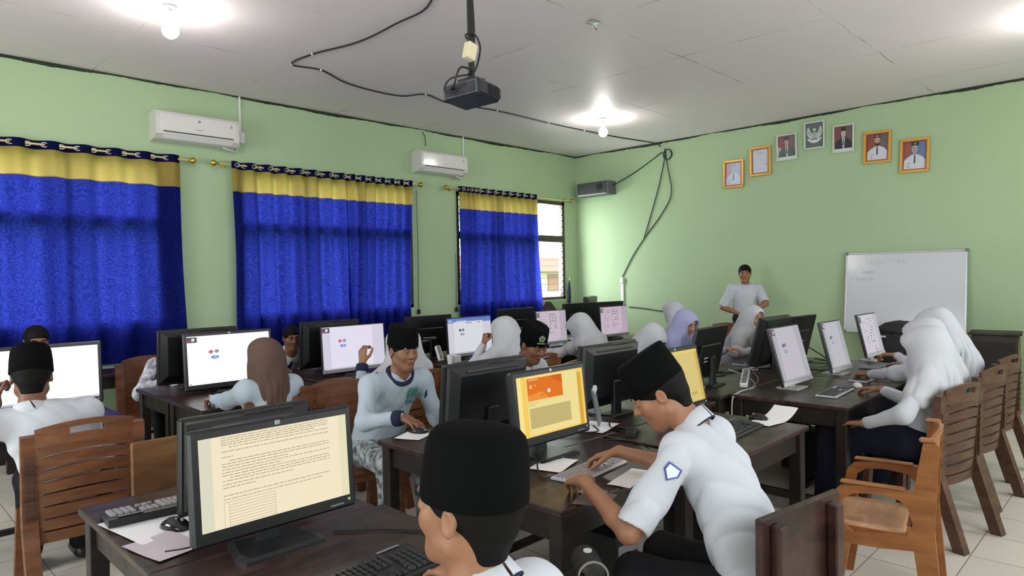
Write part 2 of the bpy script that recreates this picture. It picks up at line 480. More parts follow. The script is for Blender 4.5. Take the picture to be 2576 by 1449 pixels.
# ------------------------------------------------------------------ curtains
def curtain_mat(name, col, trans, pattern, pcol=None, roughness=.8):
    """cloth that lets daylight through; pattern 1 = woven scrolls"""
    mt = bpy.data.materials.new(name); mt.use_nodes = True
    nt = mt.node_tree; nt.nodes.clear(); L = nt.links.new
    d = nt.nodes.new('ShaderNodeBsdfDiffuse'); t = nt.nodes.new('ShaderNodeBsdfTranslucent')
    mx = nt.nodes.new('ShaderNodeMixShader'); mx.inputs[0].default_value = .62
    o = nt.nodes.new('ShaderNodeOutputMaterial')
    d.inputs[0].default_value = col; t.inputs[0].default_value = trans
    if pattern:
        tc = nt.nodes.new('ShaderNodeTexCoord')
        mp = nt.nodes.new('ShaderNodeMapping'); mp.inputs['Scale'].default_value = (1, 0, 1); L(tc.outputs['Object'], mp.inputs[0])
        n0 = nt.nodes.new('ShaderNodeTexNoise'); n0.inputs['Scale'].default_value = 5; L(mp.outputs[0], n0.inputs['Vector'])
        va = nt.nodes.new('ShaderNodeVectorMath'); va.operation = 'MULTIPLY_ADD'
        va.inputs[1].default_value = (.16, .16, .16); L(n0.outputs['Color'], va.inputs[0]); L(mp.outputs[0], va.inputs[2])
        vo = nt.nodes.new('ShaderNodeTexVoronoi'); vo.inputs['Scale'].default_value = 13; L(va.outputs[0], vo.inputs['Vector'])
        ml = nt.nodes.new('ShaderNodeMath'); ml.operation = 'MULTIPLY'; ml.inputs[1].default_value = 21; L(vo.outputs['Distance'], ml.inputs[0])
        sn = nt.nodes.new('ShaderNodeMath'); sn.operation = 'SINE'; L(ml.outputs[0], sn.inputs[0])
        mr = nt.nodes.new('ShaderNodeMapRange'); mr.inputs[1].default_value = -.2; mr.inputs[2].default_value = .5
        mr.inputs[3].default_value = 0; mr.inputs[4].default_value = 1; L(sn.outputs[0], mr.inputs[0])
        m1 = nt.nodes.new('ShaderNodeMix'); m1.data_type = 'RGBA'; L(mr.outputs[0], m1.inputs[0])
        m1.inputs[6].default_value = trans; m1.inputs[7].default_value = pcol
        L(m1.outputs[2], t.inputs[0])
    L(d.outputs[0], mx.inputs[1]); L(t.outputs[0], mx.inputs[2]); L(mx.outputs[0], o.inputs[0])
    return mt
M_cblue = curtain_mat('blue_patterned_curtain', (.010, .015, .15, 1), (.036, .052, .44, 1), 1, (.022, .032, .30, 1))
M_cgold = curtain_mat('gold_curtain_band', (.56, .41, .13, 1), (.50, .36, .11, 1), 0)
M_cnavy = curtain_mat('navy_curtain_heading', (.012, .014, .09, 1), (.01, .012, .08, 1), 0)
YC = 7.635

def curtain(x0, x1, hem, period, seed, bottom_in=(0, 0), label='', group=None, dense=None):
    rnd = random.Random(seed)
    root = empty('curtain', (x0, YC, 0), 0, label, 'curtain', group)
    n = int((x1-x0)/.012)
    ph = rnd.random()*6
    def surf(u, z):
        """u 0..1 across, z height"""
        xx = u*(x1-x0)
        t = (2.94-z)/2.1
        a = .042*(1-.2*t)
        ww = 2*math.pi*xx/period
        if dense and dense[0] < u < dense[1]: ww *= 1.9; a *= 1.25
        y = a*math.sin(ww+ph)+.014*t*math.sin(ww*.53+3*t+seed)+.010*t*math.sin(ww*1.7+seed*2)
        x = xx+.012*math.cos(ww*.9+seed)*t
        l, r = bottom_in
        x += l*t*(1-u)+r*t*u+.02*t*math.sin(5*t+u*3)
        return (x, y, z)
    def strip(name, za, zb, mt, nz, off=0.0, thick=None):
        vs, fs = [], []
        for j in range(nz+1):
            z = za+(zb-za)*j/nz
            for i in range(n+1):
                p = surf(i/n, z); vs.append((p[0], p[1]-off, p[2]+(.004*math.sin(i*.35+seed) if j == nz and zb < 1.5 else 0)))
        for j in range(nz):
            for i in range(n):
                k = j*(n+1)+i; fs.append((k, k+1, k+n+2, k+n+1))
        o = MB().add(vs, fs, 0, True).build(name, mt, root, fix=False)
        return o
    strip('patterned_drop', 2.63, hem, M_cblue, 26)
    strip('gold_band', 2.88, 2.62, M_cgold, 6, .004)
    strip('heading', 2.965, 2.875, M_cnavy, 3)
    # metal rings where the rod passes through
    xx = period*.3
    while xx < (x1-x0)-.03:
        c = surf(xx/(x1-x0), 2.92)
        ring = [(c[0]+.030*math.cos(a), c[1]-.010, 2.922+.020*math.sin(a)) for a in [2*math.pi*i/14 for i in range(15)]]
        MB().tube(ring, .0065, 6).build('eyelet_ring', mat('silver_eyelet', lin(200, 190, 190), .3, .7), root); xx += period*.5
    return root
curtain(-.55, 2.64, .78, .27, 3, (0, .02), 'long blue patterned curtain with gold band, hanging nearest the camera at the left')
curtain(3.19, 4.72, .74, .20, 5, (.04, .04), 'blue curtain panel with gold band, left half of the pair below the two air conditioners')
curtain(4.70, 5.79, .80, .155, 8, (.02, -.09), 'narrower blue curtain panel with gold band, right half of the middle pair')
curtain(6.62, 8.31, .86, .165, 11, (.02, .09), 'blue curtain bunched over the far window with bare louvres on both sides', dense=(.06, .2))

def rod(x0, x1, z, label, y=YC, only=(1, 1)):
    root = empty('curtain_rod', (x0, y, z), 0, label, 'curtain rod', 'gold curtain rods over the windows')
    L = x1-x0
    MB().cyl((0, 0, 0), (L, 0, 0), .011, 12).build('rod', mat('pale_gold_rod', lin(214, 196, 140), .3, .5), root)
    for sgn, x in ((-1, 0), (1, L)):
        if not only[0 if sgn < 0 else 1]: continue
        mb = MB(); prof = [(0, .012), (.008, .020), (.016, .014), (.03, .017), (.045, .034), (.062, .038), (.078, .028), (.086, .010), (.092, .013), (.098, .002)]
        mb.loft([[Vector((x+sgn*d, r*math.cos(a), r*math.sin(a))) for a in [2*math.pi*k/14 for k in range(14)]] for d, r in prof], 0, True)
        mb.build('finial', M_goldm, root)
        MB().box((x-sgn*.07, .055, 0), (.016, YW-y, .016)).box((x-sgn*.07, YW-y-.008, 0), (.03, .012, .07)).build('bracket', M_goldm, root)
rod(-.9, 2.72, 2.925, 'gold curtain rod with ball finial carrying the leftmost blue curtain', only=(0, 1))
rod(3.06, 5.84, 2.925, 'gold curtain rod carrying the middle pair of blue curtains')
rod(6.42, 9.22, 2.925, 'gold curtain rod over the far window, ending beside the wall loudspeaker')
# dark cord of the middle and far window with a weight
for x, zt, lab in ((5.86, 2.85, 'dark pull cord hanging at the right edge of the middle curtains'), (6.57, 1.95, 'dark pull cord hanging left of the far window curtain')):
    c = empty('pull_cord', (x, YC+.05, 0), 0, lab, 'cord', 'curtain pull cords')
    MB().tube([(0, 0, zt), (.005, 0, 1.9), (-.004, 0, 1.3), (0, 0, 1.14)], .004, 6).build('cord', M_cable, c)
    MB().box((0, 0, 1.11), (.045, .03, .07), ch=.008).build('cord_weight', M_blackmat, c)
t = empty('curtain_tieback', (9.22, YW-.04, 0), 0, 'dark blue cloth tieback hanging from a hook right of the far window', 'tieback')
MB().loft([[Vector((.028*s*math.cos(a), .016*s*math.sin(a), z)) for a in [2*math.pi*k/12 for k in range(12)]] for z, s in ((1.50, .25), (1.44, .7), (1.36, 1.1), (1.22, 1.3), (1.1, 1.2), (1.02, .8), (.98, .3))]).build('cloth', mat('dark_teal_cloth', lin(30, 44, 78), .9), t)
MB().tube([(0, .03, 1.56), (0, 0, 1.57), (0, 0, 1.49)], .004, 6).build('hook', M_chrome, t)

# ------------------------------------------------------------------ air conditioners
def air_conditioner(x, label):
    root = empty('air_conditioner', (x, YW, 3.10), 0, label, 'air conditioner', 'white split air conditioners high on the window wall')
    Wd = .87
    prof = [(0, .0), (0, .30), (-.17, .31), (-.205, .295), (-.222, .25), (-.226, .10), (-.215, .055), (-.15, .012), (-.03, 0)]
    mb = MB(); mb.prism(prof, 'x', 0, Wd)
    mb.build('housing', mat('ac_white', lin(214, 210, 208), .22), root)
    MB().prism([(-.2275, .095), (-.229, .26), (-.226, .27), (-.222, .25), (-.2225, .095)], 'x', .035, Wd-.035).build('front_panel', mat('ac_panel', lin(222, 218, 216), .15), root)
    MB().box((Wd/2, -.222, .083), (Wd*.84, .012, .010)).build('air_slot', mat('ac_slot', lin(60, 40, 38), .5), root)
    MB().prism([(-.221, .072), (-.226, .066), (-.175, .020), (-.168, .026)], 'x', .07, Wd-.07).build('louvre_flap', M_white, root)
    MB().box((Wd/2, -.2295, .225), (.022, .002, .022), Matrix.Rotation(.7, 3, 'Y')).box((Wd/2, -.2295, .135), (.07, .002, .005)).build('maker_mark', mat('ac_mark', lin(150, 150, 155), .2, .5), root)
    MB().box((Wd-.09, -.2295, .215), (.024, .002, .03)).build('rating_sticker', mat('ac_sticker', lin(160, 165, 165), .4), root)
    MB().tube([(Wd-.14, -.12, -.004), (Wd-.02, -.09, -.02), (Wd+.03, -.04, -.02), (Wd+.075, -.02, .06), (Wd+.10, -.015, .14)], .011, 8).build('drain_pipe', M_white, root)
    c = empty('power_conduit', (x+Wd+.10, YW-.008, 3.1), 0, label.replace('white split air conditioner', 'white cable duct with a wall switch box').split(' with ')[0]+' right of the air conditioner '+('nearer the camera' if x < 4 else 'farther from the camera'), 'cable duct', 'white cable ducts by the air conditioners')
    MB().box((0, -.005, .39), (.022, .012, .49)).build('duct', M_white, c)
    MB().box((.012, -.018, .16), (.06, .036, .13), ch=.008).build('switch_box', M_white, c)
air_conditioner(2.37, 'white split air conditioner nearer the camera, above the gap between two curtains')
air_conditioner(5.81, 'white split air conditioner farther from the camera, above the middle curtain')

# ------------------------------------------------------------------ bulbs
M_bulb = emis('lit_bulb_glass', (1.0, .97, .93, 1), 150)
def bulb(loc, r, drop, label):
    root = empty('light_bulb', loc, 0, label, 'light bulb', 'bare ceiling bulbs')
    MB().loft([[Vector((rr*math.cos(a), rr*math.sin(a), z)) for a in [2*math.pi*k/20 for k in range(20)]] for z, rr in ((0, .045), (-.012, .05), (-.024, .034), (-.03, .012))]).build('ceiling_rose', mat('rose_plastic', lin(150, 150, 150), .5), root)
    MB().cyl((0, 0, -.03), (0, 0, -drop+.04), .004, 8).build('flex', M_cablew, root)
    MB().loft([[Vector((rr*math.cos(a), rr*math.sin(a), z)) for a in [2*math.pi*k/16 for k in range(16)]] for z, rr in ((-drop+.055, .012), (-drop+.045, .020), (-drop+.0, .022), (-drop-.03, .021))]).build('socket', mat('socket_plastic', lin(205, 205, 205), .4), root)
    prof = [(-.03, .020), (-.045, .030), (-.065, r*.8), (-.085-r*.2, r), (-.085-r*.6, r*.98), (-.085-r, r*.75), (-.085-r*1.25, r*.4), (-.085-r*1.33, r*.08)]
    MB().loft([[Vector((rr*math.cos(a), rr*math.sin(a), z-drop)) for a in [2*math.pi*k/18 for k in range(18)]] for z, rr in prof]).build('lit_glass', M_bulb, root)
bulb((1.87, 5.53, ZC), .062, .085, 'lit bare bulb above the first air conditioner, large in view')
bulb((7.45, 5.56, ZC), .062, .085, 'lit bare bulb near the far corner of the room')
bulb((7.30, .62, ZC), .062, .085, 'lit bare bulb at the right edge above the whiteboard side')

# ------------------------------------------------------------------ ceiling cables, hook, projector
def cable(name, pts, r, m, label, cat='cable', clips=None, n=6, group=None):
    root = empty(name, (0, 0, 0), 0, label, cat, group)
    MB().tube(catmull(pts, n), r, 6).build('cable', m, root)
    if clips:
        for q in clips: MB().box(q, (.02, .02, .02), ch=.004).build('clip', M_white, root)
    return root
zc = ZC-.008
cable('ceiling_cable', [(2.6, 3.3, zc), (3.28, 4.07, zc), (3.32, 4.6, zc-.02), (3.34, 5.2, zc-.01), (3.22, 5.79, zc), (3.22, 6.2, zc), (3.52, 6.17, zc), (3.9, 6.36, zc-.006), (4.3, 6.46, zc), (4.71, 6.43, zc), (4.88, 6.19, zc), (5.34, 6.31, zc), (6.04, 6.19, zc), (7.06, 6.21, zc), (7.83, 6.19, zc), (8.67, 6.14, zc), (9.40, 6.0, zc-.01), (9.47, 5.92, 3.66)], .008, M_cable,
      'long dark cable clipped across the ceiling, from the projector pole to the wall cables', 'cable', [(3.22, 5.79, zc), (3.22, 6.2, zc), (3.52, 6.17, zc), (4.88, 6.19, zc), (6.04, 6.19, zc), (7.06, 6.21, zc), (7.83, 6.19, zc)])
hk = empty('ceiling_hook', (4.55, 3.47, ZC), 0, 'small broken metal ceiling hook hanging from a board joint', 'hook')
MB().box((0, 0, -.008), (.10, .05, .016)).tube([(0, 0, -.01), (.01, 0, -.05), (.045, .01, -.06)], .006, 6).tube([(0, 0, -.01), (-.04, .02, -.04), (-.07, .01, -.03)], .006, 6).build('hook', M_chrome, hk)

pj = empty('projector', (2.77, 3.06, 2.72), rad(0), 'black projector hanging on a dark pole from the ceiling', 'projector')
R = Matrix.Rotation(rad(-4), 3, 'X') @ Matrix.Rotation(rad(14), 3, 'Z')
X4 = R.to_4x4() @ Matrix.Scale(.9, 4)
M_pj = mat('projector_black', lin(34, 34, 42), .35)
mb = MB().box((0, 0, 0), (.27, .30, .115), ch=.018); mb.build('housing', M_pj, pj, X4)
mb = MB()
for k in range(9): mb.box((-.02+k*.018, -.151, .0), (.006, .004, .07))
mb.build('vent_grille', M_blackmat, pj, X4)
mb = MB().box((-.137, 0, 0), (.006, .27, .09), ch=.002); mb.build('connector_panel', mat('projector_panel', lin(96, 100, 112), .3, .4), pj, X4)
mb = MB()
for k, (y, z, a, c) in enumerate(((.09, .02, .03, .014), (.05, .02, .03, .014), (.09, -.015, .035, .016), (.04, -.012, .03, .018), (-.03, .022, .03, .02), (-.09, -.02, .045, .026))): mb.box((-.142, y, z), (.005, a, c))
mb.box((-.1405, 0, 0), (.002, .25, .075)); mb.build('socket_row', mat('socket_mix', lin(38, 38, 44), .3), pj, X4)
MB().cyl((.137, .07, -.005), (.156, .07, -.005), .032, 20).build('lens', M_blackgloss, pj, X4)
MB().cyl((-.10, -.10, -.06), (-.10, -.10, -.068), .012, 12).build('foot', M_blackmat, pj, X4)
MB().box((0, 0, .075), (.11, .13, .03)).cyl((0, 0, .07), (0, 0, .16), .022, 12).bar((-.05, -.05, .07), (0, 0, .15), .012, .012).bar((.05, .05, .07), (0, 0, .15), .012, .012).build('mount', M_black, pj)
MB().cyl((0, 0, .12), (.0, 0, ZC-2.72), .021, 14).box((.0, 0, ZC-2.72-.006), (.14, .14, .012)).box((.03, -.01, .62), (.06, .012, .018)).build('pole', M_black, pj)
MB().box((-.035, -.03, .245), (.075, .055, .105), Matrix.Rotation(.25, 3, 'Y'), ch=.008).build('socket_outlet', mat('cream_plastic', lin(222, 214, 178), .4), pj)
MB().tube(catmull([(-.03, -.03, .30), (-.06, -.02, .34), (.0, -.03, .36), (.05, -.03, .30), (.04, -.02, .2), (.02, 0, .13)]), .006, 6).tube(catmull([(.0, -.02, .14), (-.12, -.05, .13), (-.16, -.05, .08), (-.16, -.02, .02), (-.145, .03, .01)]), .006, 6).tube(catmull([(0, -.02, .12), (-.15, .02, .07), (-.19, .03, -.01), (-.15, -.05, -.02)]), .0055, 6).tube(catmull([(.024, .01, .14), (.03, .0, .4), (.024, .01, .7), (.03, 0, 1.0)]), .006, 6).build('wiring', M_cable, pj)

# ------------------------------------------------------------------ loudspeaker, cables and duct on the front wall
sp = empty('wall_speaker', (XF, 7.17, 3.09), 0, 'grey-black box loudspeaker high in the room corner', 'loudspeaker')
MB().box((-.12, 0, 0), (.24, .68, .23), ch=.01).build('cabinet', mat('speaker_grey', lin(92, 94, 98), .5), sp)
MB().box((-.242, 0, .01), (.006, .62, .18)).build('grille', mat('speaker_grille', lin(66, 66, 70), .7, noise=(60, .4)), sp)
MB().cyl((-.243, -.16, .02), (-.252, -.16, .02), .06, 20).build('tweeter_cone', M_blackmat, sp)
MB().box((-.246, 0, -.10), (.006, .60, .014)).build('light_strip', M_silver, sp)
xw = XF-.012
cable('speaker_cable', [(xw-.1, 6.83, 3.12), (xw, 6.4, 3.32), (xw, 5.9, 3.57)], .008, M_cable, 'dark cable running up from the corner loudspeaker', n=5)
w = empty('wall_cables', (0, 0, 0), 0, 'loop of dark cables hanging down the front wall to the white duct', 'cables')
MB().tube(catmull([(xw, 5.85, 3.62), (xw, 5.80, 3.3), (xw, 5.74, 2.9), (xw, 5.90, 2.6), (xw, 6.24, 2.22), (xw, 6.5, 1.9), (xw, 6.72, 1.55)]), .008, 6).build('cable', M_cable, w)
MB().tube(catmull([(xw, 5.83, 3.58), (xw, 5.95, 3.1), (xw, 6.12, 2.6), (xw, 6.27, 2.2)]), .008, 6).build('cable', M_cable, w)
rr = []
for k in range(50): a = k*.5; rr.append((xw-.006*(k/50), 5.80+.085*math.cos(a)*(1-.004*k), 3.52+.085*math.sin(a)))
MB().tube(rr, .007, 6).build('cable_coil', M_cable, w)
MB().tube(catmull([(xw, 5.84, 3.62), (xw, 5.92, 3.66), (xw, 5.86, 3.70)]), .006, 6).box((xw, 5.86, 3.70), (.02, .06, .03)).build('hanger', M_cablew, w)
d = empty('cable_duct', (XF, 6.72, 0), 0, 'white cable duct standing on the front wall behind the far monitors', 'cable duct')
MB().box((-.012, 0, 1.22), (.024, .05, .46)).build('duct', M_white, d)
MB().box((-.022, 0, 1.49), (.04, .065, .10), ch=.008).build('duct_cap', M_white, d)
cable('wall_cable', [(xw, 6.60, 1.04), (xw, 6.3, 1.02), (xw, 5.9, .98), (xw, 5.4, .97)], .008, M_cable, 'thin dark cable running along the front wall just above the desks')
cable('roof_corner_wires', [(6.0, YW-.02, ZC-.04), (6.02, YW-.05, 3.62), (6.04, YW-.03, 3.5)], .006, M_cable, 'short loose black wire end hanging from the ceiling above the second air conditioner', 'wire')

# ------------------------------------------------------------------ portraits and emblem on the front wall
M_pic = {}
def pc(r, g, b):
    k = 'print_%d_%d_%d' % (r, g, b)
    return mat(k, lin(r, g, b), .35)
def picture(y, z, wd, h, kind, frame, label, tilt=0.0):
    """on the front wall, seen from the room: local +X to the left in the world (+Y)"""
    root = empty('framed_picture', (XF-.012, y, z), 0, label, 'picture', 'framed pictures in a row high on the front wall')
    fm = {'gold': mat('gold_frame', lin(214, 160, 66), .35, .25), 'white': mat('white_frame', lin(205, 214, 200), .4)}[frame]
    fwid = .030 if frame == 'gold' else .020
    T = Matrix.Rotation(tilt, 4, 'X')
    def S(a, c, d): return Vector((-d, -a, c))   # a to the right of the picture, c up, d out of the wall
    mb = MB()
    for a, c, sa, sc in ((0, h/2-fwid/2, wd, fwid), (0, -h/2+fwid/2, wd, fwid), (-wd/2+fwid/2, 0, fwid, h-2*fwid), (wd/2-fwid/2, 0, fwid, h-2*fwid)):
        mb.box(S(a, c, .012), (.026, sa, sc), ch=.004)
    mb.build('frame', fm, root, T)
    if frame == 'gold':
        mb = MB(); g = fwid+.006
        for a, c, sa, sc in ((0, h/2-g, wd-2*g+.012, .012), (0, -h/2+g, wd-2*g+.012, .012), (-wd/2+g, 0, .012, h-2*g-.012), (wd/2-g, 0, .012, h-2*g-.012)): mb.box(S(a, c, .012), (.016, sa, sc))
        mb.build('inner_frame', mat('red_brown_inner_frame', lin(150, 78, 40), .4), root, T)
    iw, ih = wd-2*fwid, h-2*fwid
    mats = []; mb = MB()
    def poly(pts, col, d):
        mm = pc(*col)
        if mm not in mats: mats.append(mm)
        mb.add([S(a*iw, c*ih, d) for a, c in pts], [tuple(range(len(pts)))], mats.index(mm))
    def disc(ca, cc, ra, rc, col, d, n=18): poly([(ca+ra*math.cos(2*math.pi*k/n), cc+rc*math.sin(2*math.pi*k/n)) for k in range(n)], col, d)
    def rect(a0, a1, c0, c1, col, d): poly([(a0, c0), (a1, c0), (a1, c1), (a0, c1)], col, d)
    if kind == 'emblem':
        rect(-.5, .5, -.5, .5, (96, 104, 106), .004)
        for s in (-1, 1):   # raised wings, a bird shaped plain plaque
            poly([(s*.04, .10), (s*.16, .08), (s*.34, .36), (s*.40, .30), (s*.44, .10), (s*.36, -.05), (s*.18, -.16), (s*.05, -.10)], (196, 202, 196), .006)
            for q in range(4): poly([(s*(.12+q*.07), -.08+q*.05), (s*(.14+q*.07), -.07+q*.05), (s*(.26+q*.05), .20), (s*(.245+q*.05), .20)], (140, 146, 144), .007)
            poly([(s*.0, -.17), (s*.10, -.20), (s*.38, -.10), (s*.40, -.17), (s*.18, -.30), (0, -.32)], (214, 216, 210), .008)
        disc(0, .22, .075, .07, (205, 208, 200), .008)
        poly([(.05, .25), (.13, .21), (.05, .19)], (190, 190, 182), .009)
        poly([(-.09, .12), (.09, .12), (.10, -.04), (0, -.14), (-.10, -.04)], (170, 174, 168), .009)
        poly([(-.04, -.12), (.04, -.12), (.06, -.24), (-.06, -.24)], (150, 154, 150), .007)
    elif kind == 'paper':
        rect(-.5, .5, -.5, .5, (196, 200, 214), .004)
        disc(0, .33, .16, .05, (182, 186, 200), .006); rect(-.36, .40, .10, .115, (176, 180, 196), .006)
        poly([(.10, -.02), (.16, -.12), (.15, -.18), (.10, -.08)], (160, 166, 186), .006); rect(.28, .40, -.16, -.11, (150, 156, 176), .006)
    else:
        P = kind
        rect(-.5, .5, -.5, .5, P['bg'], .004)
        if P.get('flag'): poly([(-.5, .5), (-.22, .5), (-.12, .1), (-.3, -.12), (-.5, -.2)], P['flag'], .005)
        if P.get('flag2'): poly([(-.5, .06), (-.32, -.02), (-.24, -.3), (-.5, -.3)], P['flag2'], .0055)
        by = P.get('by', -.30)
        poly([(-.46, -.5), (-.44, by+.14), (-.30, by+.24), (-.09, by+.34), (.09, by+.34), (.30, by+.26), (.44, by+.14), (.46, -.5)], P['coat'], .006)
        if P.get('shirt'): poly([(-.09, by+.33), (.09, by+.33), (.03, -.48), (-.02, -.48)], P['shirt'], .007)
        poly([(-.025, by+.30), (.025, by+.30), (.035, by+.06), (0, by), (-.035, by+.06)], P['tie'], .008)
        disc(0, by+.52, .125, .155, P['skin'], .009)
        rect(-.05, .05, by+.30, by+.40, P['skin'], .0085)
        if P.get('beard'): poly([(-.12, by+.50), (-.10, by+.40), (0, by+.33), (.10, by+.40), (.12, by+.50), (.06, by+.44), (-.06, by+.44)], P['beard'], .0095)
        for s in (-1, 1): rect(s*.05-.022, s*.05+.022, by+.55, by+.562, (70, 50, 45), .0097)
        rect(-.03, .03, by+.455, by+.465, (130, 80, 75), .0097)
        hat = P['hat']
        if P['cap'] == 'songkok': poly([(-.135, by+.60), (.135, by+.60), (.125, by+.76), (-.125, by+.76)], hat, .010)
        elif P['cap'] == 'hair': poly([(-.13, by+.56), (-.11, by+.63), (.11, by+.63), (.13, by+.56), (.12, by+.70), (0, by+.74), (-.12, by+.70)], hat, .010)
        else:
            poly([(-.14, by+.60), (.14, by+.60), (.18, by+.74), (0, by+.80), (-.18, by+.74)], hat, .010)
            rect(-.11, .11, by+.60, by+.625, (206, 202, 190), .0105); disc(0, by+.70, .03, .03, (206, 190, 120), .0105)
        if P.get('badge'): rect(-.30, -.17, by+.02, by+.035, (90, 90, 110), .0085); disc(-.26, by-.08, .03, .04, (150, 150, 160), .0085)
        if P.get('caption'): rect(-.5, .5, -.5, -.40, (214, 222, 212), .0098)
    mb.build('print', mats, root, T, fix=False)
white = (206, 208, 218)
picture(4.675, 3.07, .32, .41, dict(bg=(176, 184, 204), coat=(200, 206, 222), tie=(96, 108, 140), skin=(178, 186, 200), cap='hair', hat=(160, 168, 190), badge=1, flag=(190, 160, 175)), 'gold', 'gold-framed bluish faded portrait, the lowest picture at the left end of the row', rad(1))
picture(4.26, 3.205, .315, .42, 'paper', 'gold', 'gold-framed almost blank faded print, second picture from the left end')
picture(3.875, 3.35, .285, .37, dict(bg=(128, 100, 110), flag2=(190, 170, 172), flag=(140, 84, 92), coat=(84, 98, 98), shirt=(206, 206, 210), tie=(90, 50, 55), skin=(190, 150, 142), cap='songkok', hat=(84, 64, 78), caption=1), 'white', 'white-framed portrait of a man in dark cap and grey suit, left of the bird emblem', rad(-1))
picture(3.495, 3.46, .275, .375, 'emblem', 'white', 'white-framed grey bird emblem with spread wings, the highest picture of the row')
picture(3.12, 3.355, .27, .37, dict(bg=(112, 88, 92), flag=(128, 70, 76), coat=(34, 38, 40), shirt=(200, 204, 206), tie=(60, 66, 68), skin=(196, 180, 176), cap='songkok', hat=(44, 34, 38), caption=1), 'white', 'white-framed portrait of a man in black cap and black suit, right of the bird emblem', rad(1))
picture(2.71, 3.18, .325, .41, dict(bg=(104, 90, 92), flag=(140, 66, 58), coat=white, tie=(50, 50, 60), skin=(196, 140, 120), cap='officer', hat=(84, 64, 62), beard=(40, 34, 34), badge=1), 'gold', 'gold-framed portrait of a bearded man in white uniform, second from the right end', rad(1.5))
picture(2.285, 3.015, .325, .42, dict(bg=(96, 118, 158), flag=(150, 76, 76), coat=white, tie=(50, 54, 70), skin=(170, 150, 150), cap='officer', hat=(40, 44, 52), badge=1), 'gold', 'gold-framed portrait of a man in white uniform on blue at the right end', rad(2))

# ------------------------------------------------------------------ whiteboard leaning on the wall
wb = empty('whiteboard', (XF-.16, 2.405, .80), 0, 'white writing board with faint marker notes leaning on the front wall', 'whiteboard')
TB = Matrix.Rotation(rad(6.5), 4, 'Y')
def SB(a, c, d=0.0): return Vector((-d, -a, c))
BW, BH = 1.34, 1.02
MB().box(SB(0, BH/2, 0), (.02, BW, BH)).build('board', mat('whiteboard_enamel', lin(206, 208, 214), .14), wb, TB)
mb = MB()
for a, c, sa, sc in ((0, BH, BW, .02), (0, 0, BW, .02), (-BW/2, BH/2, .02, BH-.02), (BW/2, BH/2, .02, BH-.02)): mb.box(SB(a, c, .003), (.03, sa, sc), ch=.004)
mb.build('board_frame', mat('aluminium_trim', lin(186, 190, 194), .3, .6), wb, TB)
mb = MB()
for a in (-1, 1):
    for c in (0, BH): mb.box(SB(a*BW/2, c, .005), (.036, .04, .04), ch=.006)
mb.build('corner_cap', mat('grey_corner_plastic', lin(120, 124, 126), .4), wb, TB)
def strokes(mb, text, a0, c0, h, w_, d, th=.0028, gap=.35):
    """hand lettering made of thin bars; each glyph is a list of strokes in a unit box"""
    G = {'A': [(0, 0, .5, 1), (.5, 1, 1, 0), (.2, .4, .8, .4)], 'F': [(0, 0, 0, 1), (0, 1, 1, 1), (0, .5, .7, .5)], 'I': [(.5, 0, .5, 1)], 'L': [(0, 1, 0, 0), (0, 0, .8, 0)],
         'K': [(0, 0, 0, 1), (0, .45, .9, 1), (.2, .55, 1, 0)], 'U': [(0, 1, .1, 0), (.1, 0, .9, 0), (.9, 0, 1, 1)], 'R': [(0, 0, 0, 1), (0, 1, .8, .85), (.8, .85, .1, .5), (.1, .5, 1, 0)],
         'S': [(.9, 1, .1, .8), (.1, .8, .9, .3), (.9, .3, 0, 0)], 'D': [(0, 0, 0, 1), (0, 1, .9, .6), (.9, .6, 0, 0)], 'P': [(0, 0, 0, 1), (0, 1, .8, .8), (.8, .8, 0, .5)],
         'M': [(0, 0, 0, 1), (0, 1, .5, .4), (.5, .4, 1, 1), (1, 1, 1, 0)], 'N': [(0, 0, 0, 1), (0, 1, 1, 0), (1, 0, 1, 1)], 'T': [(0, 1, 1, 1), (.5, 1, .5, 0)], 'O': [(.2, 0, 0, .6), (0, .6, .5, 1), (.5, 1, 1, .5), (1, .5, .2, 0)],
         'E': [(0, 0, 0, 1), (0, 1, .8, 1), (0, .5, .6, .5), (0, 0, .8, 0)], '-': [(0, .5, 1, .5)], 'V': [(0, 1, .4, 0), (.4, 0, 1, 1)], 'B': [(0, 0, 0, 1), (0, 1, .8, .8), (.8, .8, 0, .5), (0, .5, .8, .2), (.8, .2, 0, 0)], ' ': []}
    x = a0
    for chh in text:
        for (x0, y0, x1, y1) in G.get(chh, []):
            mb.bar(SB(x+x0*w_, c0+y0*h, d), SB(x+x1*w_, c0+y1*h, d), .001, th, upv=(1, 0, 0))
        x += w_*(1+gap)
    return x
mb = MB()
strokes(mb, '-ASIL F-DA', -.43, .875, .055, .034, .0115)
strokes(mb, 'PAKET-', -.47, .755, .032, .022, .0115)
strokes(mb, 'V KURSIN', -.60, .665, .034, .024, .0115)
mb.build('marker_writing', mat('grey_marker', lin(150, 152, 160), .6), wb, TB)
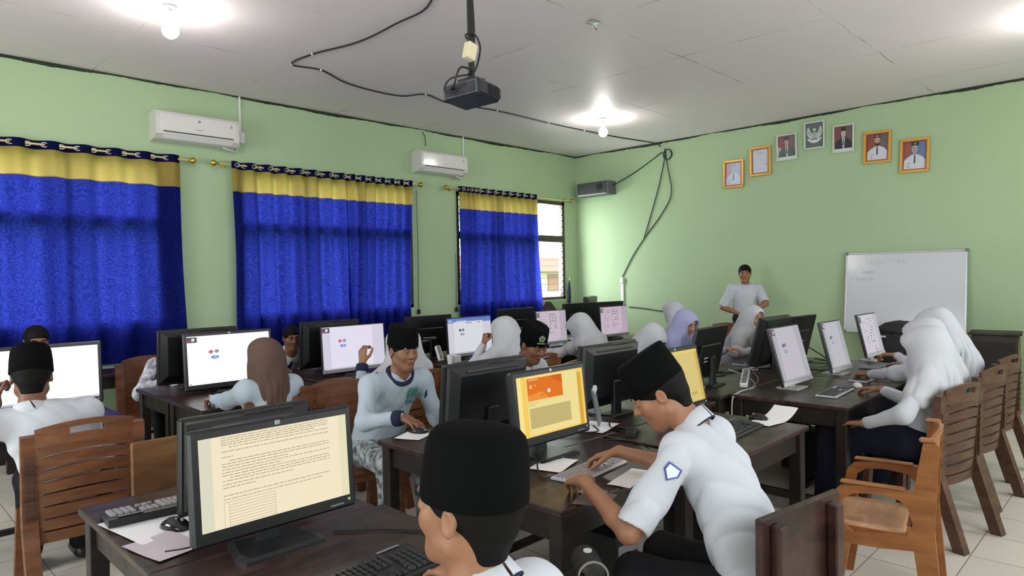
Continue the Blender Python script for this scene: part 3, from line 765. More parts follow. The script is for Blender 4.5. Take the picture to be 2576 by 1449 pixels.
# ------------------------------------------------------------------ desks
TOPZ = .75
def desk(x0, x1, y0, y1, label, group=None, z=TOPZ, panel='back', name='computer_desk', cat='desk', rz=0.0):
    root = empty(name, ((x0+x1)/2, (y0+y1)/2, 0), rz, label, cat, group)
    W2, D2 = (x1-x0)/2, (y1-y0)/2
    mb = MB()
    mb.box((0, 0, z-.014), (2*W2, 2*D2, .028), ch=.005)
    mb.build('desk_top', M_table, root)
    mb = MB()
    for s in (-1, 1):
        mb.box((0, s*(D2-.05), z-.028-.055), (2*W2-.16, .025, .11)); mb.box((s*(W2-.05), 0, z-.028-.055), (.025, 2*D2-.16, .11))
    mb.build('apron', M_tabledark, root)
    for sx in (-1, 1):
        for sy in (-1, 1):
            MB().box((sx*(W2-.05), sy*(D2-.05), (z-.028)/2), (.065, .065, z-.028), ch=.004).build('leg', M_tabledark, root)
    mb = MB()
    for s in (-1, 1): mb.box((s*(W2-.05), 0, .12), (.03, 2*D2-.16, .05))
    mb.box((0, 0, .12), (2*W2-.12, .04, .03))
    mb.build('stretcher', M_tabledark, root)
    return root
desk(.30, 1.43, 1.42, 2.12, 'dark wooden desk nearest the camera, carrying the big cream-screen monitor')
desk(.62, 1.40, 2.125, 2.95, 'dark wooden desk behind the big cream-screen monitor, papers at its left end')
desk(1.81, 2.78, 1.56, 2.13, 'dark wooden desk where the boy in the black cap types, with the orange-screen monitor')
desk(1.98, 2.95, 2.135, 2.98, 'dark wooden desk in front of the boy in the grey sweatshirt')
desk(2.83, 3.74, 1.42, 2.13, 'dark wooden desk with the empty light chair, black keyboard and curled white paper')
desk(3.05, 4.05, 2.135, 2.95, 'dark wooden desk behind the yellow-screen monitor')
desk(4.36, 5.52, 1.42, 2.20, 'dark wooden desk with its near corner free, nearest of the white-stand monitors on it', z=.75)
desk(4.25, 5.50, 2.205, 2.90, 'dark wooden desk with adapters and cables in front of the girl facing right')
desk(5.54, 6.72, 1.42, 2.20, 'dark wooden desk under the hands of the two farther veiled girls on the right')
desk(5.52, 6.72, 2.205, 2.95, 'dark wooden desk at the far end of the middle row, on the window side')
desk(6.0-5.9, .98+.30, 4.62, 5.3, 'dark wooden desk under the glaring white monitor at the left edge')
desk(1.66, 2.74, 4.53, 5.20, 'dark wooden desk of the girl in the brown headscarf')
desk(1.66, 2.74, 5.205, 5.90, 'dark wooden desk where a mouse is held beside the second white monitor')
desk(2.80, 3.95, 4.57, 5.20, 'dark wooden desk behind the cap of the sweatshirt boy')
desk(2.80, 3.95, 5.205, 5.90, 'dark wooden desk of the smiling boy with the tie')
desk(4.10, 5.30, 4.57, 5.20, 'dark wooden desk with the blue-barred monitor')
desk(4.10, 5.30, 5.205, 5.90, 'dark wooden desk on the window side behind the blue-barred monitor')
desk(5.40, 6.60, 4.57, 5.20, 'dark wooden desk of the veiled girl with sleeves rolled, fifth along the window row')
desk(5.40, 6.60, 5.205, 5.90, 'dark wooden desk on the window side with a monitor turned away, fifth along the row')
desk(6.70, 7.90, 4.57, 5.90, 'dark wooden double desk at the far end of the window row')
desk(.95, 2.55, 6.95, 7.45, 'dark narrow table against the wall below the leftmost curtain', z=.76, name='side_table', cat='table')
desk(8.93, 9.45, 1.32, 2.62, 'dark low table under the whiteboard', z=.79, name='side_table', cat='table')
desk(8.1, 9.4, 4.9, 5.4, 'narrow table by the front wall behind the far chair', z=.74, name='side_table', cat='table')
desk(8.45, 9.3, 6.6, 7.3, 'dark table in the corner below the far window', z=.78, name='side_table', cat='table')

# ------------------------------------------------------------------ chairs
def slat_back(mb, hw, z0, z1, y0, y1, n, handle=True, th=.018, solid_top=.09):
    """backrest panel with slits; leans from y0 at z0 to y1 at z1, bowed to the back"""
    def P(x, z, o=0.0):
        t = (z-z0)/(z1-z0); y = y0+(y1-y0)*t-.035*(1-(x/hw)**2)-o
        return Vector((x, y, z))
    nx = 14
    def panel(xa, xb, za, zb, arch=0.0):
        vs, fs = [], []
        for o in (0, th):
            for j in (0, 1):
                for i in range(nx+1):
                    x = xa+(xb-xa)*i/nx; z = (za if j == 0 else zb)+arch*(1-(x/hw)**2)*1.0
                    vs.append(P(x, z, o))
        q = nx+1
        for i in range(nx):
            fs += [(i, i+1, q+i+1, q+i), (2*q+i+1, 2*q+i, 3*q+i, 3*q+i+1), (q+i, q+i+1, 3*q+i+1, 3*q+i), (i+1, i, 2*q+i, 2*q+i+1)]
        fs += [(0, q, 3*q, 2*q), (q-1, 2*q-1+q-0, 3*q+q-1, q+q-1)] if False else [(0, q, 3*q, 2*q), (nx, 2*q+nx, 3*q+nx, q+nx)]
        mb.add(vs, fs, 0, False)
    a = .030
    top = z1-solid_top
    if handle:
        panel(-hw, hw, z1-.028, z1, a); panel(-hw, hw, top, z1-.062, a)
        panel(-hw, -.075, z1-.063, z1-.027, a); panel(.075, hw, z1-.063, z1-.027, a)
    else: panel(-hw, hw, top, z1, a)
    st = (top-z0)/n
    for k in range(n):
        za = z0+st*k
        panel(-hw*.86, hw*.86, za+.007, za+st, a*(k+1)/n)
    panel(-hw, -hw*.86, z0, top+.001, 0); panel(hw*.86, hw, z0, top+.001, 0)

def make_chair(m, ms, label, arms=False, slits=7, name='plastic_chair', group=None, solid=False, armh=.64):
    """faces +Y, origin on the floor under the seat centre"""
    root = empty(name, (0, 0, 0), 0, label, 'chair', group)
    mb = MB(); vs = []
    n = 8
    grid = [[Vector((-.21+.42*i/n, -.19+.41*j/n, .435-.014*math.sin(math.pi*i/n)*math.sin(math.pi*min(1, j/n+.1))+(-.02*max(0, j/n-.8)*5))) for i in range(n+1)] for j in range(n+1)]
    for o in (0, .022):
        for rw in grid:
            for p in rw: vs.append(p-Vector((0, 0, o)))
    q = n+1; N = q*q; fs = []
    for j in range(n):
        for i in range(n):
            k = j*q+i; fs.append((k, k+1, k+q+1, k+q)); fs.append((N+k+q, N+k+q+1, N+k+1, N+k))
    for i in range(n):
        fs.append((i+1, i, N+i, N+i+1)); k = n*q+i; fs.append((k, k+1, N+k+1, N+k))
        k = i*q; fs.append((k, k+q, N+k+q, N+k)); k = i*q+n; fs.append((k+q, k, N+k, N+k+q))
    mb.add(vs, fs, 0, True); mb.build('seat', ms, root)
    mb = MB(); mb.box((0, -.19, .40), (.42, .02, .05)); mb.box((0, .205, .385), (.42, .02, .05))
    for s in (-1, 1): mb.box((s*.205, 0, .395), (.02, .40, .05))
    mb.build('seat_rim', m, root)
    mb = MB()
    if solid: slat_back(mb, .212, .36, .90, -.190, -.235, 1, handle=False, solid_top=.53)
    else: slat_back(mb, .225 if arms else .212, .47 if arms else .33, .90, -.195 if arms else -.190, -.275 if arms else -.235, slits if arms else 8)
    mb.build('backrest', m, root)
    for s in (-1, 1):
        if not arms:
            pr = [(-.365, .0), (-.305, .0), (-.180, .40), (-.178, .48), (-.212, .875), (-.248, .87), (-.232, .50), (-.236, .42)]
            MB().prism(pr, 'x', s*.205, s*.268).build('rear_leg', m, root)
            MB().loft([[Vector((s*(.215+a_), b_, z)) for a_, b_ in ((-.025+dx, -.022), (.025+dx, -.022), (.018+dx, .024), (-.018+dx, .024))] for z, dx in ((.41, 0), (0, .012))], smooth=False, xf=None) if False else None
            MB().bar((s*.205, .20, .42), (s*.222, .225, 0.0), .045, .040, upv=(0, 1, 0)).build('front_leg', m, root)
            mb = MB()
            mb.bar((s*.237, -.238, .46), (s*.237, -.245, .76), .034, .008, upv=(0, 1, 0))
            for k in range(8): mb.box((s*.237, -.238-.0012*k, .47+.042*k), (.046, .018, .016))
            mb.build('grip_ribs', M_chairdk, root)
        else:
            out = [(-.34, 0), (-.27, 0), (-.225, .36), (-.05, .345), (.12, .34), (.19, 0), (.245, 0), (.245, .50), (.225, .585), (.18, .625), (.05, .645), (-.225, .648), (-.262, .885), (-.30, .905), (-.325, .88), (-.305, .47)]
            # side frame cut from one sheet with an arm opening
            inn = [(-.20, .43), (.10, .40), (.155, .43), (.175, .50), (.16, .565), (.10, .60), (-.02, .612), (-.16, .60), (-.205, .56), (-.222, .49)]
            out = [(y if y < -.19 else -.19+(y+.19)*.72, z) for y, z in out]; inn = [(-.19+(y+.19)*.72 if y > -.19 else y, z) for y, z in inn]
            import bmesh
            bm = bmesh.new()
            def ring(poly): 
                v = [bm.verts.new((0, p[0], p[1])) for p in poly]
                return [bm.edges.new((v[i], v[(i+1) % len(v)])) for i in range(len(v))]
            e = ring(out)+ring(inn)
            bmesh.ops.triangle_fill(bm, edges=e, use_beauty=True, use_dissolve=False)
            geo = bmesh.ops.extrude_face_region(bm, geom=bm.faces[:])
            for v in [g for g in geo['geom'] if isinstance(g, bmesh.types.BMVert)]: v.co.x += s*.032
            for v in bm.verts: v.co.x += s*.215
            bmesh.ops.recalc_face_normals(bm, faces=bm.faces)
            me = bpy.data.meshes.new('side_frame'); bm.to_mesh(me); bm.free(); me.materials.append(m)
            o = bpy.data.objects.new('side_frame', me); COL.objects.link(o); o.parent = root
            MB().box((s*.231, -.06, .652), (.046, .27, .014), ch=.006).build('armrest', m, root)
            MB().box((s*.231, -.282, .905), (.05, .07, .02), ch=.008).build('top_cap', m, root)
    return root

GC = 'brown wood-look plastic chairs at the desks'
c0 = make_chair(M_chair, M_chair, 'brown slatted plastic chair behind the boy at the left edge')
c0.location = (.86, 4.12, 0)
def chair(x, y, deg, label, src=c0): return copy_thing(src, (x, y, 0), rad(deg), label)
c0['group'] = GC
chair(1.96, 4.20, 3, 'brown slatted plastic chair at the back of the girl in the brown headscarf')
cd = make_chair(M_chairdk, M_chairdk, 'dark brown slatted plastic chair behind the nearest of the three veiled girls on the right', group=GC)
cd.location = (4.70, 1.12, 0); cd.rotation_euler = (0, 0, rad(-12))
chair(5.60, 1.12, -9, 'dark brown plastic chair of the middle veiled girl on the right', cd)
chair(6.38, 1.14, -9, 'dark brown plastic chair farthest along the right-hand side', cd)
cl = make_chair(M_chairlt, M_seatlt, 'empty light brown armchair with pale seat in the right foreground', arms=True, group=GC)
cl.location = (3.57, 1.09, 0); cl.scale = (1, 1, .925); cl.rotation_euler = (0, 0, rad(10))
cs = make_chair(M_chair, M_chair, 'brown plastic chair behind the boy in the grey sweatshirt', solid=True, group=GC)
cs.location = (2.30, 3.72, 0); cs.rotation_euler = (0, 0, rad(168))
chair(1.98, 6.42, 180, 'brown plastic chair on the window side behind the second white monitor', cs)
chair(3.02, 6.36, 180, 'brown plastic chair of the smiling boy with the tie', cs)
chair(2.98, 4.14, 4, 'brown slatted plastic chair of the girl raising her hand')
chair(4.28, 4.14, 2, 'brown slatted plastic chair of the veiled girl propping her head')
chair(5.35, 4.10, 2, 'brown slatted plastic chair of the fifth veiled girl in the window row')
chair(7.15, 4.02, 0, 'brown plastic chair of the farthest veiled girl in the window row')
chair(3.42, 3.62, 178, 'brown plastic chair of the boy with the badge on his cap', cs)
chair(4.08, 3.62, 4, 'brown slatted plastic chair standing empty behind the boy with the badged cap')
chair(5.05, 3.62, 180, 'brown plastic chair of the bowed veiled girl', cs)
chair(5.82, 3.66, 180, 'brown plastic chair of the girl in the lavender headscarf', cs)
chair(6.62, 3.42, 180, 'brown plastic chair of the girl facing right beside the man', cs)
chair(8.05, 4.2, 90, 'brown plastic chair standing by the front wall near the far desk', cs)
# dark wooden chair in front
wc = empty('wooden_chair', (2.10, 1.02, 0), rad(-9), 'dark varnished wooden chair with a plank back in the right foreground', 'chair')
mb = MB(); mb.box((0, -.205, .72), (.44, .024, .33), ch=.006); mb.build('back_plank', M_darkwood, wc)
for s in (-1, 1): MB().box((s*.155, -.235, .43), (.045, .036, .86), ch=.005).build('rear_leg', M_darkwood, wc)
for s in (-1, 1): MB().box((s*.175, .19, .215), (.042, .042, .43), ch=.004).build('front_leg', M_darkwood, wc)
MB().box((0, 0, .435), (.42, .42, .026), ch=.006).build('seat', M_darkwood, wc)
MB().box((0, .19, .38), (.34, .022, .06)).box((-.175, 0, .38), (.022, .36, .06)).box((.175, 0, .38), (.022, .36, .06)).box((-.175, 0, .16), (.022, .36, .03)).box((.175, 0, .16), (.022, .36, .03)).build('seat_frame', M_darkwood, wc)
# back of a slatted wooden chair between the far keyboard and the boy at the left edge
pw = empty('wooden_chair', (1.16, 2.975, 0), rad(180), 'plain brown wooden chair with a solid plank back behind the cream-screen monitor', 'chair')
M_plank = wood('plain_brown_plank', lin(96, 62, 34), lin(136, 94, 54), .5, (3, 3, 14), .1)
MB().box((0, -.21, .72), (.58, .022, .38), ch=.006).build('back_plank', M_plank, pw)
for s in (-1, 1):
    MB().box((s*.24, -.235, .44), (.04, .03, .88), ch=.004).build('rear_leg', M_plank, pw)
    MB().box((s*.2, .18, .215), (.04, .04, .43), ch=.004).build('front_leg', M_plank, pw)
MB().box((0, 0, .435), (.46, .42, .024), ch=.005).build('seat', M_plank, pw)

# ------------------------------------------------------------------ screens
def E(r, g, b, s=1.0): return emis('screen_%d_%d_%d_%d' % (r, g, b, int(s*100)), lin(r, g, b), s)
class Screen:
    """flat pixels of a display, drawn with small quads; u,v in 0..1 from the lower left"""
    def __init__(s, w, h, z0, y=-.001): s.w, s.h, s.z0, s.y = w, h, z0, y; s.mb = MB(); s.m = []
    def mi(s, m):
        if m not in s.m: s.m.append(m)
        return s.m.index(m)
    def poly(s, pts, m, d=0):
        s.mb.add([(-s.w/2+u*s.w, s.y-d*.0004, s.z0+v*s.h) for u, v in pts], [tuple(range(len(pts)))], s.mi(m)); return s
    def rect(s, u0, u1, v0, v1, m, d=1): return s.poly([(u0, v0), (u1, v0), (u1, v1), (u0, v1)], m, d)
    def disc(s, u, v, ru, rv, m, d=2, n=16): return s.poly([(u+ru*math.cos(2*math.pi*k/n), v+rv*math.sin(2*math.pi*k/n)) for k in range(n)], m, d)
def text_lines(s, rnd, u0, u1, v0, v1, n, m, hh=.006, d=2, ragged_=True, wordy=True):
    for k in range(n):
        v = v1-(v1-v0)*k/max(1, n-1); e = u1 if not ragged_ or rnd.random() < .75 else u0+(u1-u0)*(.3+.6*rnd.random())
        u = u0
        while u < e:
            L = (.012+.03*rnd.random()) if wordy else e-u0
            s.rect(u, min(e, u+L), v-hh/2, v+hh/2, m, d); u += L+.006
def scr_quiz(s, white, strong=1.0, grey=None, icons='colour', bar=True, blue=False, rot=False):
    g = grey or tuple(int(c*.93) for c in white)
    s.rect(0, 1, 0, 1, E(*white, strong), 0)
    if blue:
        s.rect(0, 1, .87, 1, E(104, 128, 196), 1); s.rect(.02, .10, .895, .96, E(170, 180, 206), 2); s.rect(.20, .42, .905, .93, E(190, 200, 226), 2)
        s.rect(.13, .80, .05, .90, E(216, 216, 224, strong), 2); s.rect(.40, .55, .845, .865, E(120, 120, 130), 3); s.rect(.68, .74, .84, .865, E(130, 130, 140), 3)
    else:
        s.rect(0, .12, 0, .99, E(*g, strong), 1); s.rect(.80, 1, 0, .99, E(*g, strong), 1)
        s.rect(.0, .115, .87, .985, E(96, 90, 104), 2); s.disc(.07, .93, .02, .035, E(225, 225, 230), 3); s.rect(.01, .05, .88, .92, E(160, 90, 96), 3)
    c1 = E(200, 120, 128) if icons == 'colour' else E(92, 90, 100)
    c2 = E(150, 152, 158) if icons == 'colour' else E(112, 110, 118)
    c3 = E(90, 136, 214) if icons == 'colour' else E(120, 132, 160)
    u0 = .27 if not rot else .28
    s.disc(u0, .66, .028, .04, c1, 4); s.disc(u0+.07, .665, .026, .038, c2, 4); s.rect(u0, u0+.07, .655, .668, c2, 4)
    s.disc(u0+.045, .545, .05, .035, c3, 4); s.poly([(u0+.01, .53), (u0+.05, .575), (u0+.085, .53)], E(170, 196, 236), 5)
    rnd = random.Random(2)
    for k in range(6): s.rect(.16, .74, .44-.055*k, .4415-.055*k, E(*g, strong), 3)
    s.rect(0, 1, 0, .035, E(*tuple(int(c*.88) for c in white), strong), 5); s.rect(.01, .03, .006, .03, E(110, 110, 170), 6)
def scr_formula(s, white, seed):
    s.rect(0, 1, 0, 1, E(*white), 0)
    g = tuple(int(c*.92) for c in white); s.rect(.78, 1, 0, 1, E(*g), 1); s.rect(0, .10, .80, .96, E(118, 116, 124), 1)
    s.rect(.12, .17, 0, 1, E(*tuple(int(c*.96) for c in white)), 1)
    rnd = random.Random(seed); ink = E(96, 80, 96); ink2 = E(150, 116, 128)
    for k in range(9):
        v = .88-.075*k
        for q in range(3): 
            if rnd.random() < .7: s.rect(.42+.09*q, .42+.09*q+.03+.05*rnd.random(), v, v+.02, ink, 2)
        if rnd.random() < .75: s.rect(.20, .26+.1*rnd.random(), v-.01, v+.006, ink2, 2)
    s.rect(.70, .78, .06, .075, ink, 2); s.rect(0, 1, 0, .03, E(*g), 3)
def scr_doc(s):
    s.rect(0, 1, 0, 1, E(246, 232, 200, .98), 0)
    s.rect(0, .075, 0, 1, E(222, 220, 196, .98), 1); s.rect(.94, 1, 0, 1, E(232, 226, 190, .98), 1)
    rnd = random.Random(5); ink = E(150, 140, 120); ink2 = E(176, 166, 142)
    text_lines(s, rnd, .135, .86, .90, .975, 4, ink, .007)
    text_lines(s, rnd, .18, .86, .845, .87, 1, ink, .007); text_lines(s, rnd, .135, .86, .80, .825, 1, ink, .007); text_lines(s, rnd, .135, .24, .765, .765, 1, ink, .007)
    text_lines(s, rnd, .18, .86, .72, .72, 1, ink, .007); text_lines(s, rnd, .135, .86, .565, .69, 5, ink, .007)
    text_lines(s, rnd, .18, .86, .535, .535, 1, ink, .007); text_lines(s, rnd, .135, .86, .465, .505, 2, ink, .007); text_lines(s, rnd, .135, .34, .43, .43, 1, ink, .007)
    text_lines(s, rnd, .135, .86, .345, .345, 1, ink, .007); text_lines(s, rnd, .135, .80, .305, .305, 1, ink, .007)
    for u in (.135, .165, .46): s.rect(u, u+.0022, 0, .27, ink2, 2)
    for k in range(9): s.rect(.165 if k else .135, .46, .27-.032*k, .2735-.032*k, ink, 2)
def scr_orange(s):
    s.rect(0, 1, 0, 1, E(244, 206, 100, 1.0), 0)
    s.rect(.13, .90, .03, .985, E(240, 222, 150), 1); s.rect(.90, .96, .0, .93, E(214, 168, 70), 1); s.rect(0, .06, 0, 1, E(250, 228, 150), 1)
    s.rect(.14, .66, .585, .955, E(226, 118, 42), 2); s.poly([(.14, .585), (.45, .585), (.34, .72), (.14, .68)], E(238, 148, 66), 3); s.poly([(.45, .955), (.66, .955), (.66, .80)], E(214, 100, 34), 3)
    s.rect(.16, .30, .92, .935, E(244, 200, 150), 4)
    s.rect(.18, .20, .79, .85, E(250, 220, 180), 4); s.rect(.245, .262, .815, .845, E(240, 180, 120), 4)
    s.disc(.45, .71, .025, .035, E(250, 238, 224), 4); s.rect(.44, .475, .705, .715, E(226, 118, 42), 5); s.poly([(.32, .64), (.36, .64), (.34, .675)], E(206, 84, 34), 4)
    s.rect(.14, .80, .555, .558, E(190, 160, 96), 3); s.rect(.14, .30, .53, .537, E(200, 170, 100), 3); s.rect(.14, .24, .50, .507, E(200, 170, 100), 3)
    s.rect(.15, .76, .13, .46, E(196, 180, 118), 2)
def scr_yellow(s):
    s.rect(0, 1, 0, 1, E(214, 192, 116), 0); s.rect(0, 1, .94, 1, E(228, 206, 110), 1); s.rect(.94, 1, 0, 1, E(206, 176, 90), 1); s.rect(.70, .84, .13, .19, E(196, 174, 100), 2); s.rect(.02, .92, .03, .93, E(216, 196, 126), 1)
M_text = mat('pale_label_print', lin(196, 198, 204), .5)
M_rear_gloss = mat('glossy_rear_strip', lin(60, 60, 64), .15)
def monitor(x, y, deg, label, w=.54, h=.34, scr=None, kind='thin', tilt=4, z0=.80, group=None, stand='black', name='monitor'):
    """base point on the desk, screen towards local -Y before turning"""
    root = empty(name, (x, y, TOPZ), rad(deg), label, 'monitor', group or 'computer monitors on the desks')
    zb = z0-TOPZ
    T = Matrix.Translation((0, -.06, zb)) @ Matrix.Rotation(rad(-tilt), 4, 'X')
    lip = .03 if kind == 'thin' else .042
    bz = .010 if kind == 'thin' else .026
    fh = h+lip+bz; fwid = w+2*bz
    case = M_black
    mb = MB()
    if kind == 'thin': mb.box((0, .014, fh/2), (fwid, .026, fh), ch=.004)
    else: mb.box((0, .018, fh/2), (fwid, .034, fh), ch=.008)
    mb.build('bezel', case, root, T)
    mb = MB()
    if kind == 'thick':
        # stepped rear shell with a glossy ventilated top
        a, b = fwid/2-.012, fwid/2-.06
        mb.loft([[Vector((s*aa, yy, zz)) for s, zz in ((-1, zl), (1, zl), (1, zh), (-1, zh))] for aa, yy, zl, zh in ((a, .034, .02, fh-.008), (a-.004, .058, .03, fh-.014), (b, .086, .08, fh-.05))], smooth=False)
    elif kind == 'wedge':
        a = fwid/2-.006
        mb.loft([[Vector((s*aa, yy, zz)) for s, zz in ((-1, zl), (1, zl), (1, zh), (-1, zh))] for aa, yy, zl, zh in ((a, .026, .004, fh-.002), (a-.02, .075, .01, fh-.008), (a-.07, .085, .05, fh-.06))], smooth=False)
    else:
        mb.box((0, .034, fh*.40), (fwid*.62, .022, fh*.55), ch=.008)
    mb.build('rear_shell', M_black, root, T)
    if kind in ('thick', 'wedge'):
        mb = MB()
        for k in range(16): mb.box((-fwid*.32+k*.012, .055, fh-.006), (.005, .018, .004))
        mb.box((0, .074 if kind == 'thick' else .068, fh-.035), (fwid*.62, .012, .012), Matrix.Rotation(-.6, 3, 'X'))
        mb.build('rear_vents', M_rear_gloss, root, T)
    if kind == 'thin':
        mb = MB(); mb.box((0, -.0005, lip/2), (fwid, .006, lip*.9)); mb.build('chin', M_silver if stand == 'white' else mat('dark_silver', lin(150, 148, 156), .35), root, T)
        # two rows of pale printing on the rear
        rnd = random.Random(int(x*10)); mb = MB()
        for row in (0, 1):
            u = -.085
            while u < .085:
                L = .006+.012*rnd.random(); mb.box((u+L/2, .0455, fh*.42-row*.028), (L, .001, .010)); u += L+.003
        mb.build('rear_lettering', M_text, root, T)
    else:
        MB().box((0, -.001, fh-bz/2), (.018, .003, .014), ch=.001).build('badge', mat('badge_grey', lin(150, 150, 155), .3, .4), root, T)
        MB().cyl((fwid/2-.03, .0005, .028), (fwid/2-.03, -.003, .028), .005, 12).build('power_button', mat('button_light', lin(170, 180, 150), .4), root, T)
        MB().box((fwid/2-.075, -.001, .018), (.05, .002, .005)).build('button_row', M_grey, root, T)
    S = Screen(w, h, lip, -.0012 if kind == 'thin' else -.0008)
    if scr: scr(S)
    else: S.rect(0, 1, 0, 1, M_blackgloss, 0)
    S.mb.build('screen', S.m, root, T, fix=False)
    if stand == 'white':
        sm = M_silver
        MB().prism([(-.02, .006), (.02, .006), (.030, zb+.16), (.006, zb+.16)], 'x', -.03, .03).build('stand_neck', sm, root)
        MB().prism([(-.10, -.085), (.10, -.085), (.085, .075), (-.085, .075)], 'z', 0, .008).build('stand_base', sm, root)
    else:
        sm = M_black
        MB().box((0, .045, (zb+.16)/2), (.075, .03, zb+.16), ch=.006).build('stand_neck', sm, root)
        MB().loft([[Vector((a_*sc, b_*sc+.0, z)) for a_, b_ in ((-.13, -.09), (.13, -.09), (.14, -.03), (.11, .10), (-.11, .10), (-.14, -.03))] for z, sc in ((0, 1), (.008, 1), (.016, .86))], smooth=False).build('stand_base', sm, root)
    return root
Q = scr_quiz
# screens towards the camera side, nearest row
monitor(.965, 2.045, 0, 'big near monitor showing a cream document page full of text lines', .485, .270, scr_doc, 'thick', 4, .828)
monitor(2.34, 2.10, 0, 'monitor showing an orange picture and a grey box on yellow, before the typing boy', .465, .272, scr_orange, 'thick', 6, .832)
monitor(3.48, 2.08, 0, 'monitor with a plain yellow screen half hidden by the tall black cap', .47, .31, scr_yellow, 'thick', 12, .79)
monitor(4.88, 1.98, 0, 'narrow-looking monitor on a white stand, nearest of three at the right', .49, .385, lambda s: Q(s, (190, 188, 194), 1, None, 'grey', rot=True, blue=False), 'thin', 15, .79, stand='white')
monitor(5.78, 1.98, 0, 'monitor on a white stand, middle one of three at the right', .42, .375, lambda s: Q(s, (186, 186, 192), 1, None, 'grey', rot=True), 'thin', 14, .78, stand='white')
monitor(6.80, 2.02, 0, 'monitor on a white stand with rows of signs, farthest of three at the right', .49, .36, lambda s: scr_formula(s, (204, 200, 210), 4), 'thin', 13, .80, stand='white')
monitor(.90, 5.26, 0, 'glaring white monitor at the left edge before the boy with his head propped', .68, .35, lambda s: s.rect(0, 1, 0, 1, E(255, 255, 255, 1.9), 0).rect(0, 1, 0, .04, E(200, 196, 205), 1), 'thick', 3, .79)
monitor(2.14, 5.26, 0, 'bright white monitor with small coloured icons beside the brown headscarf', .635, .365, lambda s: Q(s, (255, 255, 255), 1.45, (255, 255, 255)), 'thick', 4, .78)
monitor(3.25, 5.26, 0, 'pale monitor with small icons behind the raised hand', .63, .37, lambda s: Q(s, (226, 222, 238), 1.0), 'thin', 4, .78)
monitor(4.64, 5.26, 0, 'monitor with a blue top bar left of the veiled girl propping her head', .60, .365, lambda s: Q(s, (206, 204, 214), 1.0, None, 'grey', blue=True), 'thin', 4, .78)
monitor(5.93, 5.26, 0, 'pinkish monitor with sign rows between the badged cap and a veiled head', .52, .36, lambda s: scr_formula(s, (196, 184, 196), 8), 'thin', 4, .79)
monitor(7.17, 5.26, 0, 'pinkish monitor with sign rows, farthest of the window row', .58, .355, lambda s: scr_formula(s, (196, 178, 192), 12), 'thin', 4, .79)
# turned away, middle row
monitor(1.06, 2.42, 180, 'monitor back with a grey glossy upper edge right behind the big cream screen', .44, .28, None, 'thick', 4, .78)
monitor(2.27, 2.44, 180, 'black monitor back directly behind the orange screen', .50, .32, None, 'thick', 6, .80)
monitor(3.30, 2.44, 180, 'black monitor back with glossy upper strips left of the tall black cap', .51, .32, None, 'thick', 5, .80)
monitor(4.60, 2.50, 184, 'dark monitor back with two pale print lines, left of the girl facing right', .52, .36, None, 'thin', 14, .81)
monitor(5.72, 2.52, 180, 'dark monitor back behind the nearest white-stand monitor', .54, .36, None, 'wedge', 14, .80)
monitor(6.30, 2.50, 176, 'dark monitor back with two pale print lines, rightmost of the turned-away ones', .54, .37, None, 'thin', 14, .79)
# turned away, window row
monitor(2.02, 5.52, 180, 'black monitor back peeping out left of the bright white screen', .56, .36, None, 'thick', 3, .80)
monitor(3.22, 5.56, 180, 'black monitor back with a white sticker beside the smiling boy', .56, .36, None, 'thick', 3, .79)
monitor(4.38, 5.56, 180, 'black monitor back with pale print lines right of the sweatshirt boy', .60, .36, None, 'thin', 3, .80)
monitor(5.70, 5.56, 180, 'dark monitor back with a bluish edge above the badged cap', .60, .365, None, 'thin', 3, .81)
monitor(6.88, 5.56, 180, 'dark green-black monitor back behind the fifth veiled girl', .60, .37, None, 'thin', 3, .82)
monitor(7.60, 5.60, 172, 'dark monitor back close to the white wall duct', .56, .36, None, 'thin', 3, .82)
monitor(8.7, 6.8, 200, 'dark monitor back on the corner table under the far window', .52, .34, None, 'wedge', 3, .84)
MBs = MB().box((0, 0, 0), (.052, .001, .048)).build('sticker', M_paper)
MBs.location = (3.02, 5.648, .95); MBs.rotation_euler = (0, 0, 0); tag(MBs, 'small white sticker on the black monitor back beside the smiling boy', 'sticker')

